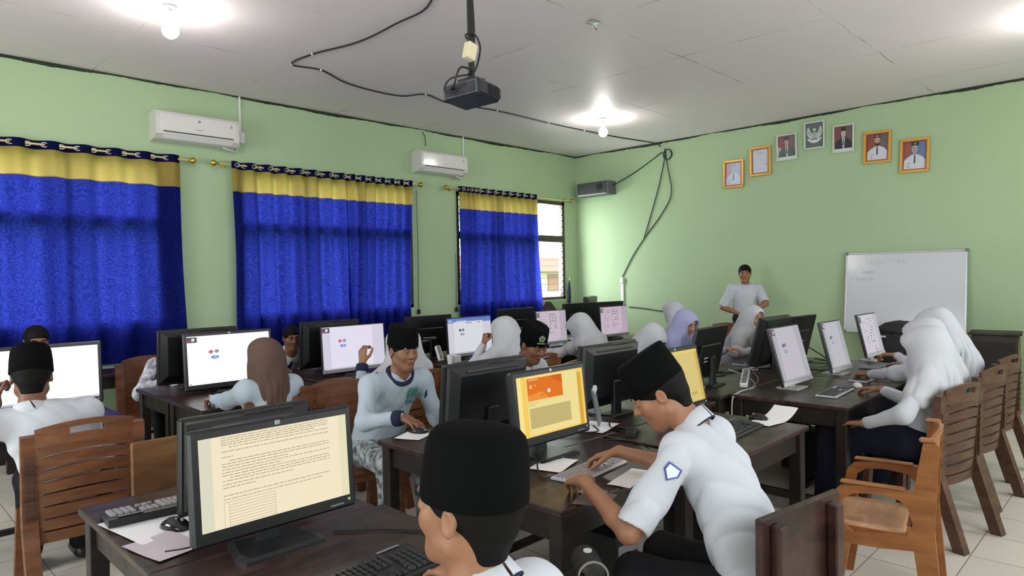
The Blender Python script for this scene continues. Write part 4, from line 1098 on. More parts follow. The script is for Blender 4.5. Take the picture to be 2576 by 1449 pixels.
# ------------------------------------------------------------------ keyboards, mice, papers
M_keys = mat('dark_keycaps', lin(38, 38, 42), .35); M_keysg = mat('grey_keycaps', lin(150, 148, 150), .4)
def keyboard(x, y, deg, label, w=.44, d=.145, body=None, keys=None, style='flat', z=TOPZ, rx=0):
    root = empty('keyboard', (x, y, z), rad(deg), label, 'keyboard', 'computer keyboards on the desks')
    hb = .012 if style == 'flat' else .020
    mb = MB()
    if style == 'flat': mb.box((0, 0, hb/2+.001), (w, d, hb), ch=.003)
    else: mb.prism([(-d/2, .001), (d/2, .001), (d/2, .028), (d/2-.012, .030), (-d/2+.006, .014), (-d/2, .010)], 'x', -w/2, w/2)
    mb.build('body', body or M_silver, root)
    mb = MB(); rows = 6; marg = .012 if style == 'flat' else .014
    def key(u0, u1, v):
        ww = w-2*marg; dd = d-2*marg-(0 if style == 'flat' else .006)
        px = -w/2+marg+(u0+u1)/2*ww; py = -d/2+marg+v*dd
        zz = hb+.003 if style == 'flat' else .014+(py+d/2)/d*.016+.004
        L = (u1-u0)*ww-.0028; Dp = dd/rows-.0028
        t = .0016
        b0 = [Vector((px+sx*L/2, py+sy*Dp/2, zz-.004)) for sx, sy in ((-1, -1), (1, -1), (1, 1), (-1, 1))]
        b1 = [Vector((px+sx*(L/2-t), py+sy*(Dp/2-t), zz+.0035)) for sx, sy in ((-1, -1), (1, -1), (1, 1), (-1, 1))]
        mb.add(b0+b1, [(4, 5, 6, 7), (0, 1, 5, 4), (1, 2, 6, 5), (2, 3, 7, 6), (3, 0, 4, 7)])
    for r in range(rows):
        v = (r+.5)/rows
        n = 15; u = 0
        if r == 0:
            for a, b in ((0, .05), (.05, .10), (.10, .15), (.15, .46), (.46, .51), (.51, .56), (.56, .61)): key(a, b, v)
        else:
            for k in range(n-1): key(k*.61/(n-1), (k+1)*.61/(n-1), v)
        if r not in (2,):
            for k in range(3): 
                if r == 1 and k != 1: continue
                key(.63+k*.047, .63+(k+1)*.047, v)
        if r < 5:
            for k in range(4): key(.80+k*.05, .80+(k+1)*.05, v)
    mb.build('keycaps', keys or M_keys, root)
    if style != 'flat':
        MB().box((w*.34, d/2-.010, .033), (w*.18, .010, .002)).build('status_lights', M_grey, root)
    return root
def mouse(x, y, deg, label, m, z=TOPZ, big=1.0):
    root = empty('computer_mouse', (x, y, z), rad(deg), label, 'computer mouse', 'computer mice on the desks')
    rings = []
    for t in range(11):
        a = t/10; yy = (-.052+.104*a)*big; wv = .031*big*math.sin(math.pi*min(1, max(0, .08+.84*a)))**.45; hh = .034*big*(math.sin(math.pi*(.06+.86*a))**.7)*(1.08-.25*a)
        rings.append([Vector((wv*math.cos(p), yy, max(0.0015, hh*max(0, math.sin(p))**.8 if math.sin(p) > 0 else .0015))) for p in [2*math.pi*k/16 for k in range(16)]])
    MB().loft(rings).build('mouse_body', m, root)
    MB().box((0, .028*big, .029*big), (.006, .014, .010), ch=.002).build('scroll_wheel', M_grey, root)
    return root
def paper(x, y, deg, w, d, label, z=TOPZ+.0015, curl=0.0, seed=1, m=None, name='sheet_of_paper', group='loose papers on the desks', corner=None):
    mb = MB(); n = 8; vs = []; fs = []
    for j in range(n+1):
        for i in range(n+1):
            u, v = i/n-.5, j/n-.5
            zz = .001+curl*max(0, u+.05)**2*2+.0015*(1+math.sin(u*7+seed)*math.cos(v*5+seed*2))
            vs.append((u*w, v*d, zz))
    for j in range(n):
        for i in range(n): k = j*(n+1)+i; fs.append((k, k+1, k+n+2, k+n+1))
    o = mb.add(vs, fs, 0, True).build(name, m or M_paper, None, fix=False)
    o.location = (x, y, z); o.rotation_euler = (0, 0, rad(deg))
    return tag(o, label, 'paper', group)
keyboard(1.00, 1.60, 4, 'black keyboard with a grey upper edge in the foreground below the cream screen', .45, .165, mat('dark_kb_body', lin(30, 30, 34), .35), M_keys, 'thick')
MB0 = None
keyboard(.86, 2.66, 176, 'grey-white keyboard lying on papers at the left desk end', .44, .16, M_black, M_keysg, 'thick', z=TOPZ+.006)
keyboard(2.27, 1.79, 6, 'pale keyboard under the typing boy\'s hands', .40, .14, mat('pale_kb', lin(180, 176, 182), .35), mat('pale_keys', lin(150, 142, 150), .35), 'flat')
keyboard(3.33, 1.66, 3, 'black keyboard before the empty light chair', .44, .16, mat('dark_kb_body', lin(30, 30, 34), .35), M_keys, 'thick')
keyboard(4.84, 1.66, 3, 'flat white-rimmed keyboard with dark keys, nearest on the right-hand desks', .43, .135, M_silver, mat('slate_keys', lin(62, 62, 66), .4))
keyboard(5.62, 1.70, 2, 'flat white-rimmed keyboard with dark keys, second on the right-hand desks', .43, .135, M_silver, mat('slate_keys', lin(62, 62, 66), .4))
keyboard(6.62, 1.72, 0, 'white-rimmed keyboard under the hands of the farthest girl on the right', .42, .13, M_silver, mat('slate_keys', lin(62, 62, 66), .4))
keyboard(2.12, 4.98, 2, 'flat keyboard with a pale rim left of the brown headscarf', .43, .135, M_silver, M_keys)
keyboard(3.30, 4.94, 0, 'flat dark keyboard half hidden behind the sweatshirt boy', .43, .135, M_black, M_keys)
keyboard(4.60, 4.94, 0, 'dark keyboard left of the veiled girl propping her head', .43, .135, M_black, M_keys)
keyboard(5.90, 4.92, 0, 'dark keyboard before the fifth veiled girl in the window row', .43, .135, M_silver, M_keys)
keyboard(7.15, 4.92, 0, 'keyboard before the farthest monitor of the window row', .43, .135, M_silver, M_keys)
keyboard(2.45, 2.74, 180, 'dark keyboard between the sweatshirt boy and the black monitor back', .42, .14, M_black, M_keys)
keyboard(5.95, 2.80, 180, 'keyboard before the girl facing right', .42, .135, M_silver, M_keys)
mouse(.80, 2.44, 200, 'large black mouse on the papers at the left desk end', M_blackgloss, TOPZ+.004, 1.12)
mouse(2.215, 2.985-.05, 200, 'black mouse under the sweatshirt boy\'s hand', M_blackgloss, TOPZ+.004)
mouse(2.61, 1.74, 30, 'shiny black mouse beside the typing boy\'s right hand', M_blackgloss)
mouse(3.70, 1.69, 10, 'black mouse on the curled white paper at the desk corner', M_blackgloss, TOPZ+.004)
mouse(5.20, 1.63, -60, 'white mouse on the free desk corner at the right', M_white, TOPZ, 1.05)
mouse(5.74, 1.50, -10, 'white mouse under the hand of the nearest veiled girl', M_white)
mouse(1.93, 5.95-.1, 180, 'white mouse held beside the second white monitor', M_white)
mouse(2.90, 5.80, 180, 'white mouse beside the smiling boy\'s arm', M_white)
mouse(4.97, 4.85, 0, 'white mouse right of the keyboard before the head-propping girl', M_white)
paper(.80, 2.50, 8, .30, .42, 'white sheets under the grey keyboard at the left desk end', seed=2)
paper(.72, 2.30, 12, .16, .22, 'pinkish torn sheet at the left desk end beside the big monitor', TOPZ+.003, seed=5, m=mat('pinkish_paper', lin(196, 184, 192), .8))
paper(2.17, 2.90, 24, .20, .15, 'white torn paper under the sweatshirt boy\'s mouse', seed=3)
paper(3.72, 1.62, -8, .30, .15, 'curled white paper sticking out over the desk corner under a black mouse', curl=.10, seed=4)
paper(2.30, 1.60, 12, .26, .10, 'crumpled white paper strip in front of the typing boy\'s keyboard', seed=6)
paper(2.24, 1.97, 18, .22, .15, 'bright white paper with cables lying on it below the orange screen', TOPZ+.002, seed=7)
paper(1.99, 1.55, 20, .16, .13, 'brownish torn paper on the front desk corner near the typing boy', seed=8, m=mat('brown_paper', lin(120, 96, 92), .7))
paper(2.95, 2.28, 15, .26, .18, 'white papers between the turned-away monitors near the yellow screen', seed=9)
paper(3.02, 4.80, 30, .14, .11, 'small white paper on the desk below the raised hand', seed=10)
paper(5.62, 2.60, 10, .16, .10, 'white scraps on the desk before the girl facing right', seed=12)
paper(3.02, 1.72, 5, .30, .2, 'pale sheet on the desk left of the black keyboard', seed=13, m=mat('greyish_paper', lin(160, 156, 160), .8))
# white mains adapters lying on the middle row and loose flexes
def adapter(x, y, deg, label, L=.30, lean=0):
    root = empty('power_strip', (x, y, TOPZ), rad(deg), label, 'power strip', 'white power strips among the monitors')
    R = Matrix.Rotation(rad(lean), 4, 'Y')
    T = Matrix.Translation((0, 0, .022)) @ R
    MB().box((L/2, 0, 0), (L, .055, .034), ch=.006).build('strip_body', M_white, root, T)
    mb = MB()
    mb.box((L/2, 0, .0165), (L*.9, .036, .001))
    for k in range(int(L/.06)): mb.cyl((.035+k*.06, 0, .016), (.035+k*.06, 0, .0185), .017, 12)
    mb.build('outlets', M_grey, root, T)
    return root
adapter(4.62, 2.22, 20, 'white power strip lying on the desk below the monitor back with two print lines', .26, -18)
adapter(6.10, 2.36, 160, 'white power strip leaning behind the nearest white-stand monitor', .26, -28)
adapter(4.20, 5.16, 80, 'white cup-like power adapter upright right of the sweatshirt boy', .16, -60)
def flex(pts, label, m=None, r=.004, g='flexes and leads on the desks'):
    o = empty('lead', (0, 0, 0), 0, label, 'lead', g)
    MB().tube(catmull(pts, 6), r, 6).build('lead', m or M_cable, o); return o
Zt = TOPZ+.006
flex([(4.75, 2.40, .86), (4.86, 2.30, .80), (4.72, 2.18, Zt), (4.45, 2.17, Zt), (4.34, 2.17, .70), (4.33, 2.16, .4)], 'pale lead dropping between the desks near the free desk corner', M_cablew, .005)
flex([(5.06, 2.42, .88), (4.98, 2.28, .79), (4.80, 2.20, Zt+.02), (4.60, 2.17, Zt), (4.5, 2.16, Zt)], 'grey lead looping from the monitors to the desk joint', M_grey, .005)
flex([(6.30, 2.40, .90), (6.24, 2.20, .80), (6.05, 2.10, Zt), (5.85, 2.12, Zt), (5.6, 2.16, Zt+.03), (5.4, 2.3, Zt)], 'dark lead running over the desk between the white-stand monitors', M_cable, .005)
flex([(1.15, 2.0, Zt), (1.30, 1.86, Zt), (1.36, 1.74, Zt), (1.30, 1.62, Zt), (1.22, 1.60, Zt+.01)], 'black lead of the foreground keyboard on the desk', M_cable, .0035)
flex([(.86, 2.45, Zt+.01), (.98, 2.38, Zt), (.92, 2.28, Zt), (.78, 2.22, Zt), (.70, 2.24, Zt)], 'black mouse lead winding over the papers at the left desk end', M_cable, .0035)
flex([(2.44, 2.04, Zt), (2.30, 1.98, Zt+.012), (2.20, 2.02, Zt+.01), (2.10, 1.94, Zt+.01), (2.05, 1.86, Zt), (2.18, 1.86, Zt)], 'black leads over the white paper below the orange screen', M_cable, .0035)
flex([(2.24, 2.93, Zt+.004), (2.26, 2.82, Zt), (2.24, 2.7, Zt), (2.1, 2.6, Zt)], 'black lead of the sweatshirt boy\'s mouse', M_cable, .003)
flex([(2.70, 1.77, Zt+.01), (2.80, 1.95, Zt), (2.72, 2.1, Zt)], 'black lead behind the shiny mouse', M_cable, .0035)
flex([(3.10, 5.1, Zt), (3.5, 5.05, Zt), (3.75, 5.12, Zt), (4.0, 5.0, Zt)], 'black lead along the desk behind the sweatshirt boy', M_cable, .004)
flex([(4.9, 2.75, Zt), (5.1, 2.62, Zt), (5.3, 2.70, Zt), (5.45, 2.55, Zt), (5.3, 2.4, Zt)], 'dark lead heap on the desk before the girl facing right', M_cable, .006)
# other things on the desks and along the front wall
st = empty('phone_stand', (2.93, 2.26, TOPZ), rad(20), 'grey flat holder with a clip leaning before the black monitor back', 'holder')
MB().box((0, 0, .12), (.055, .012, .24), Matrix.Rotation(rad(-30), 3, 'Y'), ch=.004).build('plate', M_grey, st)
MB().box((-.06, -.008, .225), (.05, .02, .03), Matrix.Rotation(rad(-30), 3, 'Y'), ch=.004).build('clip', M_silver, st)
# black bag stack by the whiteboard
M_bag = mat('black_nylon', lin(24, 24, 28), .55, bump=(14, .5))
bg_ = empty('laptop_bag', (8.98, 2.27, .0), 0, 'bulky black bag with a rounded lid on a bench below the whiteboard', 'bag')
mb = MB(); mb.loft([[Vector((.20*sx*s, .26*sy*s, z)) for sx, sy in [(math.copysign(abs(math.cos(a))**.4, math.cos(a)), math.copysign(abs(math.sin(a))**.4, math.sin(a))) for a in [2*math.pi*k/24 for k in range(24)]]] for z, s in ((.46, .86), (.50, .98), (.65, 1.0), (.80, 1.0), (.84, .96))]); mb.build('bag_body', M_bag, bg_)
mb = MB(); mb.loft([[Vector((.21*sx*s+(.01 if z > .93 else 0), .27*sy*s, z+.018*math.sin(3*a_))) for sx, sy, a_ in [(math.copysign(abs(math.cos(a))**.4, math.cos(a)), math.copysign(abs(math.sin(a))**.4, math.sin(a)), a) for a in [2*math.pi*k/24 for k in range(24)]]] for z, s in ((.83, .97), (.86, 1.03), (.91, 1.0), (.95, .80), (.965, .4))]); mb.build('bag_lid', M_bag, bg_)
MB().box((-.205, .19, .80), (.006, .06, .022), ch=.002).build('bag_label', M_silver, bg_)
MB().tube(catmull([(-.2, -.12, .84), (-.26, -.08, .80), (-.26, .08, .80), (-.2, .12, .84)]), .008, 6).build('bag_handle', M_blackmat, bg_)
bn = empty('bench', (8.98, 2.27, 0), 0, 'low dark bench carrying the black bag', 'bench')
MB().box((0, 0, .44), (.46, .62, .03), ch=.005).build('bench_top', M_tabledark, bn)
for sx in (-1, 1):
    for sy in (-1, 1): MB().box((sx*.19, sy*.26, .2125), (.05, .05, .425)).build('leg', M_tabledark, bn)
cb = empty('cupboard', (9.05, 1.40, 0), rad(6), 'old dark wooden box cupboard with worn edges in the far right corner', 'cupboard')
M_old = wood('old_dark_wood', lin(36, 30, 26), lin(66, 56, 46), .5, (4, 4, 12), .3)
MB().box((0, 0, .43), (.34, .42, .86), ch=.006).build('body', M_old, cb)
MB().box((-.01, 0, .875), (.40, .48, .03), ch=.008).build('top', M_old, cb)
MB().box((-.176, 0, .43), (.012, .36, .70)).build('door', mat('cupboard_door_dark', lin(26, 22, 22), .4), cb)
MB().box((-.15, -.215, .43), (.05, .02, .82)).build('worn_edge', mat('worn_yellow_wood', lin(132, 118, 72), .7, noise=(20, .5)), cb)
# dark brown pointed backpack behind the far desks
bp_ = empty('backpack', (7.0, 6.2, .45), rad(20), 'pointed dark brown bag showing above the pinkish monitor near the far window', 'bag')
mb = MB(); mb.loft([[Vector((a*math.cos(t)+dx, b*math.sin(t), z)) for t in [2*math.pi*k/18 for k in range(18)]] for z, a, b, dx in ((0, .17, .12, 0), (.1, .22, .15, 0), (.4, .23, .15, 0), (.62, .21, .12, 0), (.70, .13, .08, -.02), (.775, .05, .04, -.03), (.785, .015, .01, -.03))]); mb.build('bag_body', mat('dark_brown_cloth', lin(52, 40, 42), .8, bump=(20, .6)), bp_)
MB().tube(catmull([(.10, -.13, .58), (.14, -.17, .4), (.12, -.16, .15)]), .012, 8).build('strap', mat('dark_brown_cloth', lin(52, 40, 42), .8), bp_)
sb = empty('stool', (7.0, 6.2, 0), 0, 'stool under the pointed dark brown bag', 'stool')
MB().box((0, 0, .435), (.36, .36, .03), ch=.006).build('seat', M_tabledark, sb)
for sx in (-1, 1):
    for sy in (-1, 1): MB().box((sx*.14, sy*.14, .21), (.04, .04, .42)).build('leg', M_tabledark, sb)
# computer cases and cable tangle under the near desks
def case(x, y, label):
    r_ = empty('computer_case', (x, y, 0), 0, label, 'computer case', 'computer cases under the desks')
    MB().box((0, 0, .20), (.18, .40, .40), ch=.006).build('case', M_black, r_)
    MB().box((0, -.203, .33), (.15, .006, .045)).box((0, -.203, .26), (.15, .006, .03)).build('drive_front', M_grey, r_)
case(2.55, 2.0, 'computer case under the typing boy\'s desk'); case(3.5, 1.95, 'computer case under the desk with the black keyboard')
case(5.2, 1.9, 'computer case under the right-hand desk with the free corner')

dv = empty('desk_speaker', (1.62, 1.27, .664), rad(-40), 'black round device with a silver ring between the two boys in tall caps', 'speaker')
Ry = Matrix.Rotation(rad(90), 4, 'X')
MB().cyl((0, .02, 0), (0, .15, 0), .048, 24, r2=.044).build('body', M_blackmat, dv)
MB().tube([(0, .018, 0), (0, .004, 0)], [.047, .050], 24).build('silver_ring', mat('dull_silver_ring', lin(150, 148, 140), .3, .6), dv)
MB().tube([(0, .004, 0), (0, -.012, 0)], [.044, .034], 24).build('front_cap', M_blackgloss, dv)
MB().cyl((0, .09, .046), (0, .09, .051), .014, 16).build('round_label', M_silver, dv)
sd = empty('stool', (1.62, 1.30, 0), 0, 'dark stool under the black round device', 'stool')
MB().box((0, .02, .60), (.24, .24, .03), ch=.005).build('seat', M_tabledark, sd)
for sx in (-1, 1):
    for sy in (-1, 1): MB().box((sx*.09, .02+sy*.09, .2925), (.035, .035, .585)).build('leg', M_tabledark, sd)

# more clutter on the desks
def roll_(x, y, deg, label, L=.2, r=.03):
    o = MB().tube([(-L/2, 0, r), (L/2, 0, r*.9)], [r, r*.75], 14).build('rolled_paper', mat('off_white_paper', lin(214, 210, 200), .8)); o.location = (x, y, TOPZ); o.rotation_euler = (0, rad(-20), rad(deg)); o.location.z += .03; return tag(o, label, 'paper', 'loose papers on the desks')
cupl = empty('paper_cup', (4.08+.12, 5.02, TOPZ), 0, 'white paper cup on the desk right of the sweatshirt boy', 'cup')
MB().tube([(0, 0, 0), (0, 0, .09)], [.026, .036], 16).build('cup_wall', M_paper, cupl)
def box_(name, x, y, z, sx, sy, sz, deg, m, label, cat, group=None):
    o = MB().box((0, 0, sz/2), (sx, sy, sz), ch=min(.004, sz*.3)).build(name, m); o.location = (x, y, z); o.rotation_euler = (0, 0, rad(deg)); return tag(o, label, cat, group)
box_('power_adapter', 2.92, 2.02, TOPZ, .10, .05, .03, 20, M_black, 'small black power brick on the desk between the orange and the yellow screen', 'adapter')
box_('tissue_pack', 4.30, 5.08, TOPZ, .11, .09, .07, 12, M_paper, 'white folded tissue pack beside the paper cup', 'tissue pack')
box_('network_box', 5.98, 2.44, TOPZ, .16, .10, .035, 10, M_white, 'white network box behind the middle white-stand monitor', 'network box')
box_('white_adapter', 4.36, 2.42, TOPZ, .08, .05, .04, 40, M_white, 'white square adapter beside the monitor back with two print lines', 'adapter')
box_('notebook', 6.28, 1.86, TOPZ, .22, .16, .012, 8, mat('grey_notebook', lin(120, 116, 120), .6), 'grey notebook between the farther monitors on the right', 'notebook')
box_('notebook', 5.34, 2.72, TOPZ, .24, .17, .02, -6, mat('dark_green_notebook', lin(44, 56, 54), .6), 'dark notebook on the desk left of the girl facing right', 'notebook')
flex([(2.95, 2.30, Zt), (2.86, 2.20, Zt), (2.72, 2.26, Zt+.01), (2.66, 2.38, Zt), (2.8, 2.44, Zt)], 'dark lead curled on papers behind the orange monitor', M_cable, .004)
flex([(3.02, 2.03, Zt), (2.95, 2.12, Zt), (3.02, 2.24, Zt), (3.14, 2.30, .80)], 'dark lead hanging from the black monitor back to the desk', M_cable, .004)
flex([(6.05, 2.38, Zt+.03), (6.15, 2.24, Zt+.02), (6.3, 2.20, Zt), (6.5, 2.30, Zt), (6.62, 2.46, Zt)], 'dark lead behind the farthest white-stand monitor', M_cable, .005)
flex([(2.46, 2.44, .95), (2.50, 2.40, .85), (2.44, 2.32, .78), (2.30, 2.28, Zt), (2.1, 2.3, Zt)], 'black lead dropping from the monitor back behind the orange screen', M_cable, .004)
flex([(1.42, 2.0, .5), (1.5, 1.9, .25), (1.45, 1.8, .06), (1.6, 1.75, .012), (1.9, 1.8, .012)], 'pale lead hanging to the floor between the two nearest desks', M_cablew, .004)
# ------------------------------------------------------------------ soft bodies: blended distance shapes turned into one surface
V3 = lambda p: np.array([p[0], p[1], p[2]], dtype=np.float64)
class Field:
    def __init__(s): s.p = []; s.post = None
    def cone(s, a, b, ra, rb, k=.02, flat=None, sub=False):
        """round cone; flat=(direction, factor) squashes the section along that direction"""
        s.p.append(('c', V3(a), V3(b), ra, rb, k, flat, sub)); return s
    def ell(s, c, r, R=None, k=.02, sub=False):
        s.p.append(('e', V3(c), np.array(r, float), np.eye(3) if R is None else np.array(R, float), k, sub)); return s
    def cut(s, n, p, k=.004):
        """keeps what lies on the side of p against n"""
        s.p.append(('h', V3(n)/np.linalg.norm(V3(n)), V3(p), k)); return s
    def bounds(s):
        lo, hi = np.full(3, 1e9), np.full(3, -1e9)
        for q in s.p:
            if q[0] == 'c' and not q[7]:
                r = max(q[3], q[4])*1.02
                lo = np.minimum(lo, np.minimum(q[1], q[2])-r); hi = np.maximum(hi, np.maximum(q[1], q[2])+r)
            if q[0] == 'e' and not q[5]:
                r = q[2].max(); lo = np.minimum(lo, q[1]-r); hi = np.maximum(hi, q[1]+r)
        return lo-.03, hi+.03
    def mesh(s, h=.008, fine=()):
        """fine: (centre, half size, step) boxes along which the grid is denser"""
        lo, hi = s.bounds(); ax = []
        for d in range(3):
            pts = [lo[d]]
            while pts[-1] < hi[d]:
                st = h
                for c, hs, f in fine:
                    if abs(pts[-1]-c[d]) < (hs[d] if hasattr(hs, '__len__') else hs): st = min(st, f)
                pts.append(pts[-1]+st)
            ax.append(np.array(pts))
        F = np.full([len(a) for a in ax], .5, dtype=np.float32)
        def block(l, u):
            sl = []
            for d in range(3):
                i0 = max(0, np.searchsorted(ax[d], l[d])-1); i1 = min(len(ax[d]), np.searchsorted(ax[d], u[d])+2)
                if i1-i0 < 1: return None
                sl.append(slice(i0, i1))
            return tuple(sl)
        for q in s.p:
            if q[0] == 'h':
                n, p, k = q[1:]
                d = ((ax[0]*n[0])[:, None, None]+(ax[1]*n[1])[None, :, None]+(ax[2]*n[2])[None, None, :]-float(n@p)).astype(np.float32)
                F = np.maximum(F, d); continue
            if q[0] == 'c':
                _, a, b, ra, rb, k, flat, sub = q
                r = max(ra, rb)*1.05+3*k+.02
                sl = block(np.minimum(a, b)-r, np.maximum(a, b)+r)
                if sl is None: continue
                X = ax[0][sl[0]][:, None, None]-a[0]; Y = ax[1][sl[1]][None, :, None]-a[1]; Z = ax[2][sl[2]][None, None, :]-a[2]
                ab = b-a; L2 = float(ab@ab)+1e-12
                t = np.clip((X*ab[0]+Y*ab[1]+Z*ab[2])/L2, 0, 1)
                X = X-t*ab[0]; Y = Y-t*ab[1]; Z = Z-t*ab[2]
                if flat is not None:
                    fd = V3(flat[0]); fd = fd/np.linalg.norm(fd); w = (X*fd[0]+Y*fd[1]+Z*fd[2])*(1/flat[1]-1)
                    X = X+w*fd[0]; Y = Y+w*fd[1]; Z = Z+w*fd[2]
                d = np.sqrt(X*X+Y*Y+Z*Z)-(ra+(rb-ra)*t)
            else:
                _, c, rr, R, k, sub = q
                r = rr.max()+3*k+.02
                sl = block(c-r, c+r)
                if sl is None: continue
                X = ax[0][sl[0]][:, None, None]-c[0]; Y = ax[1][sl[1]][None, :, None]-c[1]; Z = ax[2][sl[2]][None, None, :]-c[2]
                U = [X*R[0][i]+Y*R[1][i]+Z*R[2][i] for i in range(3)]
                k0 = np.sqrt(sum((U[i]/rr[i])**2 for i in range(3))); k1 = np.sqrt(sum((U[i]/rr[i]**2)**2 for i in range(3)))+1e-9
                d = k0*(k0-1)/k1
            d = d.astype(np.float32); B = F[sl]
            if sub:
                hh = np.maximum(k-np.abs(-d-B), 0)/k; F[sl] = np.maximum(-d, B)+hh*hh*k*.25
            else:
                hh = np.maximum(k-np.abs(d-B), 0)/k; F[sl] = np.minimum(d, B)-hh*hh*k*.25
        if s.post is not None:
            F = F+s.post(ax[0][:, None, None], ax[1][None, :, None], ax[2][None, None, :]).astype(np.float32)
        F[0] = .1; F[-1] = .1; F[:, 0] = .1; F[:, -1] = .1; F[:, :, 0] = .1; F[:, :, -1] = .1
        return nets(F, ax)

def nets(F, ax):
    ins = F < 0
    c = [ins[i:i-1 or None, j:j-1 or None, k:k-1 or None] for i in (0, 1) for j in (0, 1) for k in (0, 1)]
    def sl(i, n): return slice(i, n-1+i)
    n = F.shape
    tot = np.zeros((n[0]-1, n[1]-1, n[2]-1), np.int8)
    for i in (0, 1):
        for j in (0, 1):
            for k in (0, 1): tot += ins[sl(i, n[0]), sl(j, n[1]), sl(k, n[2])]
    act = (tot > 0) & (tot < 8)
    I, J, K = np.nonzero(act)
    ids = np.full(act.shape, -1, np.int32); ids[I, J, K] = np.arange(len(I))
    acc = np.zeros((len(I), 3)); cnt = np.zeros(len(I))
    for d in range(3):
        o = [e for e in range(3) if e != d]
        for a in (0, 1):
            for b in (0, 1):
                off = [0, 0, 0]; off[o[0]] = a; off[o[1]] = b
                i0, j0, k0 = I+off[0], J+off[1], K+off[2]
                e = [0, 0, 0]; e[d] = 1
                v0 = F[i0, j0, k0]; v1 = F[i0+e[0], j0+e[1], k0+e[2]]
                m_ = (v0 < 0) != (v1 < 0)
                t = np.where(m_, v0/(v0-v1+1e-12), 0)
                P = np.stack([ax[0][i0], ax[1][j0], ax[2][k0]], 1)
                Q = np.stack([ax[0][i0+e[0]], ax[1][j0+e[1]], ax[2][k0+e[2]]], 1)
                acc += np.where(m_[:, None], P+(Q-P)*t[:, None], 0); cnt += m_
    Vt = acc/np.maximum(cnt, 1)[:, None]
    faces = []
    for d in range(3):
        o = [e for e in range(3) if e != d]
        A = [slice(None)]*3; Bs = [slice(None)]*3
        A[d] = slice(0, -1); Bs[d] = slice(1, None)
        f = ins[tuple(A)] != ins[tuple(Bs)]
        idx = np.array(np.nonzero(f)).T
        ok = (idx[:, o[0]] > 0) & (idx[:, o[1]] > 0) & (idx[:, o[0]] < n[o[0]]-1) & (idx[:, o[1]] < n[o[1]]-1)
        idx = idx[ok]
        q = []
        for a, b in ((-1, -1), (0, -1), (0, 0), (-1, 0)):
            t = idx.copy(); t[:, o[0]] += a; t[:, o[1]] += b; q.append(ids[t[:, 0], t[:, 1], t[:, 2]])
        q = np.stack(q, 1)
        flip = ins[idx[:, 0], idx[:, 1], idx[:, 2]]
        if d == 1: flip = ~flip
        q[~flip] = q[~flip][:, ::-1]
        faces.append(q[(q >= 0).all(1)])
    return Vt, np.concatenate(faces)

def sdf_obj(name, field, m, parent=None, h=.008, fine=(), origin=None, smooth=1):
    Vt, Fc = field.mesh(h, fine)
    if len(Fc) == 0: return None
    for _ in range(smooth):       # one light relaxing pass
        a = np.zeros_like(Vt); c = np.zeros(len(Vt))
        for i in range(4):
            x, y = Fc[:, i], Fc[:, (i+1) % 4]
            np.add.at(a, x, Vt[y]); np.add.at(c, x, 1); np.add.at(a, y, Vt[x]); np.add.at(c, y, 1)
        Vt = Vt*.5+.5*a/np.maximum(c, 1)[:, None]
    if origin is not None: Vt = Vt-V3(origin)
    me = bpy.data.meshes.new(name)
    me.vertices.add(len(Vt)); me.vertices.foreach_set('co', Vt.astype(np.float32).ravel())
    me.loops.add(len(Fc)*4); me.loops.foreach_set('vertex_index', Fc.astype(np.int32).ravel())
    me.polygons.add(len(Fc)); me.polygons.foreach_set('loop_start', np.arange(0, len(Fc)*4, 4, dtype=np.int32))
    me.polygons.foreach_set('loop_total', np.full(len(Fc), 4, np.int32))
    me.polygons.foreach_set('use_smooth', np.ones(len(Fc), bool))
    me.materials.append(m); me.update(); me.validate()
    o = bpy.data.objects.new(name, me); COL.objects.link(o)
    if parent is not None: o.parent = parent
    return o

def skin(name, c):
    if name in MATS: return MATS[name]
    mt = mat(name, c, .5, noise=(30, .10)); b = mt.node_tree.nodes['Principled BSDF']
    b.inputs['Subsurface Weight'].default_value = .08; b.inputs['Subsurface Radius'].default_value = (.01, .004, .002); b.inputs['Subsurface Scale'].default_value = .6
    return mt
SK1 = skin('tan_skin', lin(152, 106, 78)); SK2 = skin('brown_skin', lin(134, 90, 67)); SK3 = skin('deep_brown_skin', lin(118, 78, 60)); SK4 = skin('light_tan_skin', lin(192, 142, 116))
def cloth(name, c, b=(90, .15)): return mat(name, c, .85, spec=.2, bump=b)
C_white = cloth('white_shirt_cloth', lin(194, 197, 205)); C_white2 = cloth('white_veil_cloth', lin(192, 192, 198)); C_lav = cloth('lavender_veil_cloth', lin(166, 168, 206))
C_brown = cloth('brown_veil_cloth', lin(92, 72, 64)); C_grey = cloth('grey_sweatshirt_cloth', lin(170, 182, 194)); C_navy = cloth('navy_trouser_cloth', lin(26, 28, 44)); C_navyr = cloth('navy_ribbing', lin(38, 42, 66))
C_dark = cloth('black_trouser_cloth', lin(24, 24, 28)); C_black = mat('black_velvet_cap', lin(9, 9, 10), .9, spec=.08, bump=(200, .1)); C_hair = mat('black_hair', lin(11, 9, 9), .65, spec=.15, bump=(160, .25))
C_camo = mat('patterned_grey_trousers', lin(60, 66, 70), .85, noise=(26, 0), col2=lin(170, 178, 180)); C_batik = mat('grey_patterned_shirt', lin(214, 214, 222), .85, noise=(22, 0), col2=lin(120, 124, 140))
C_cream = cloth('cream_shirt_cloth', lin(222, 214, 206)); C_eye = mat('eye_white', lin(176, 164, 156), .4); C_iris = mat('dark_iris', lin(30, 20, 16), .2); C_lip = mat('lips', lin(140, 78, 72), .5); C_shoe = mat('black_shoe', lin(22, 22, 24), .4)

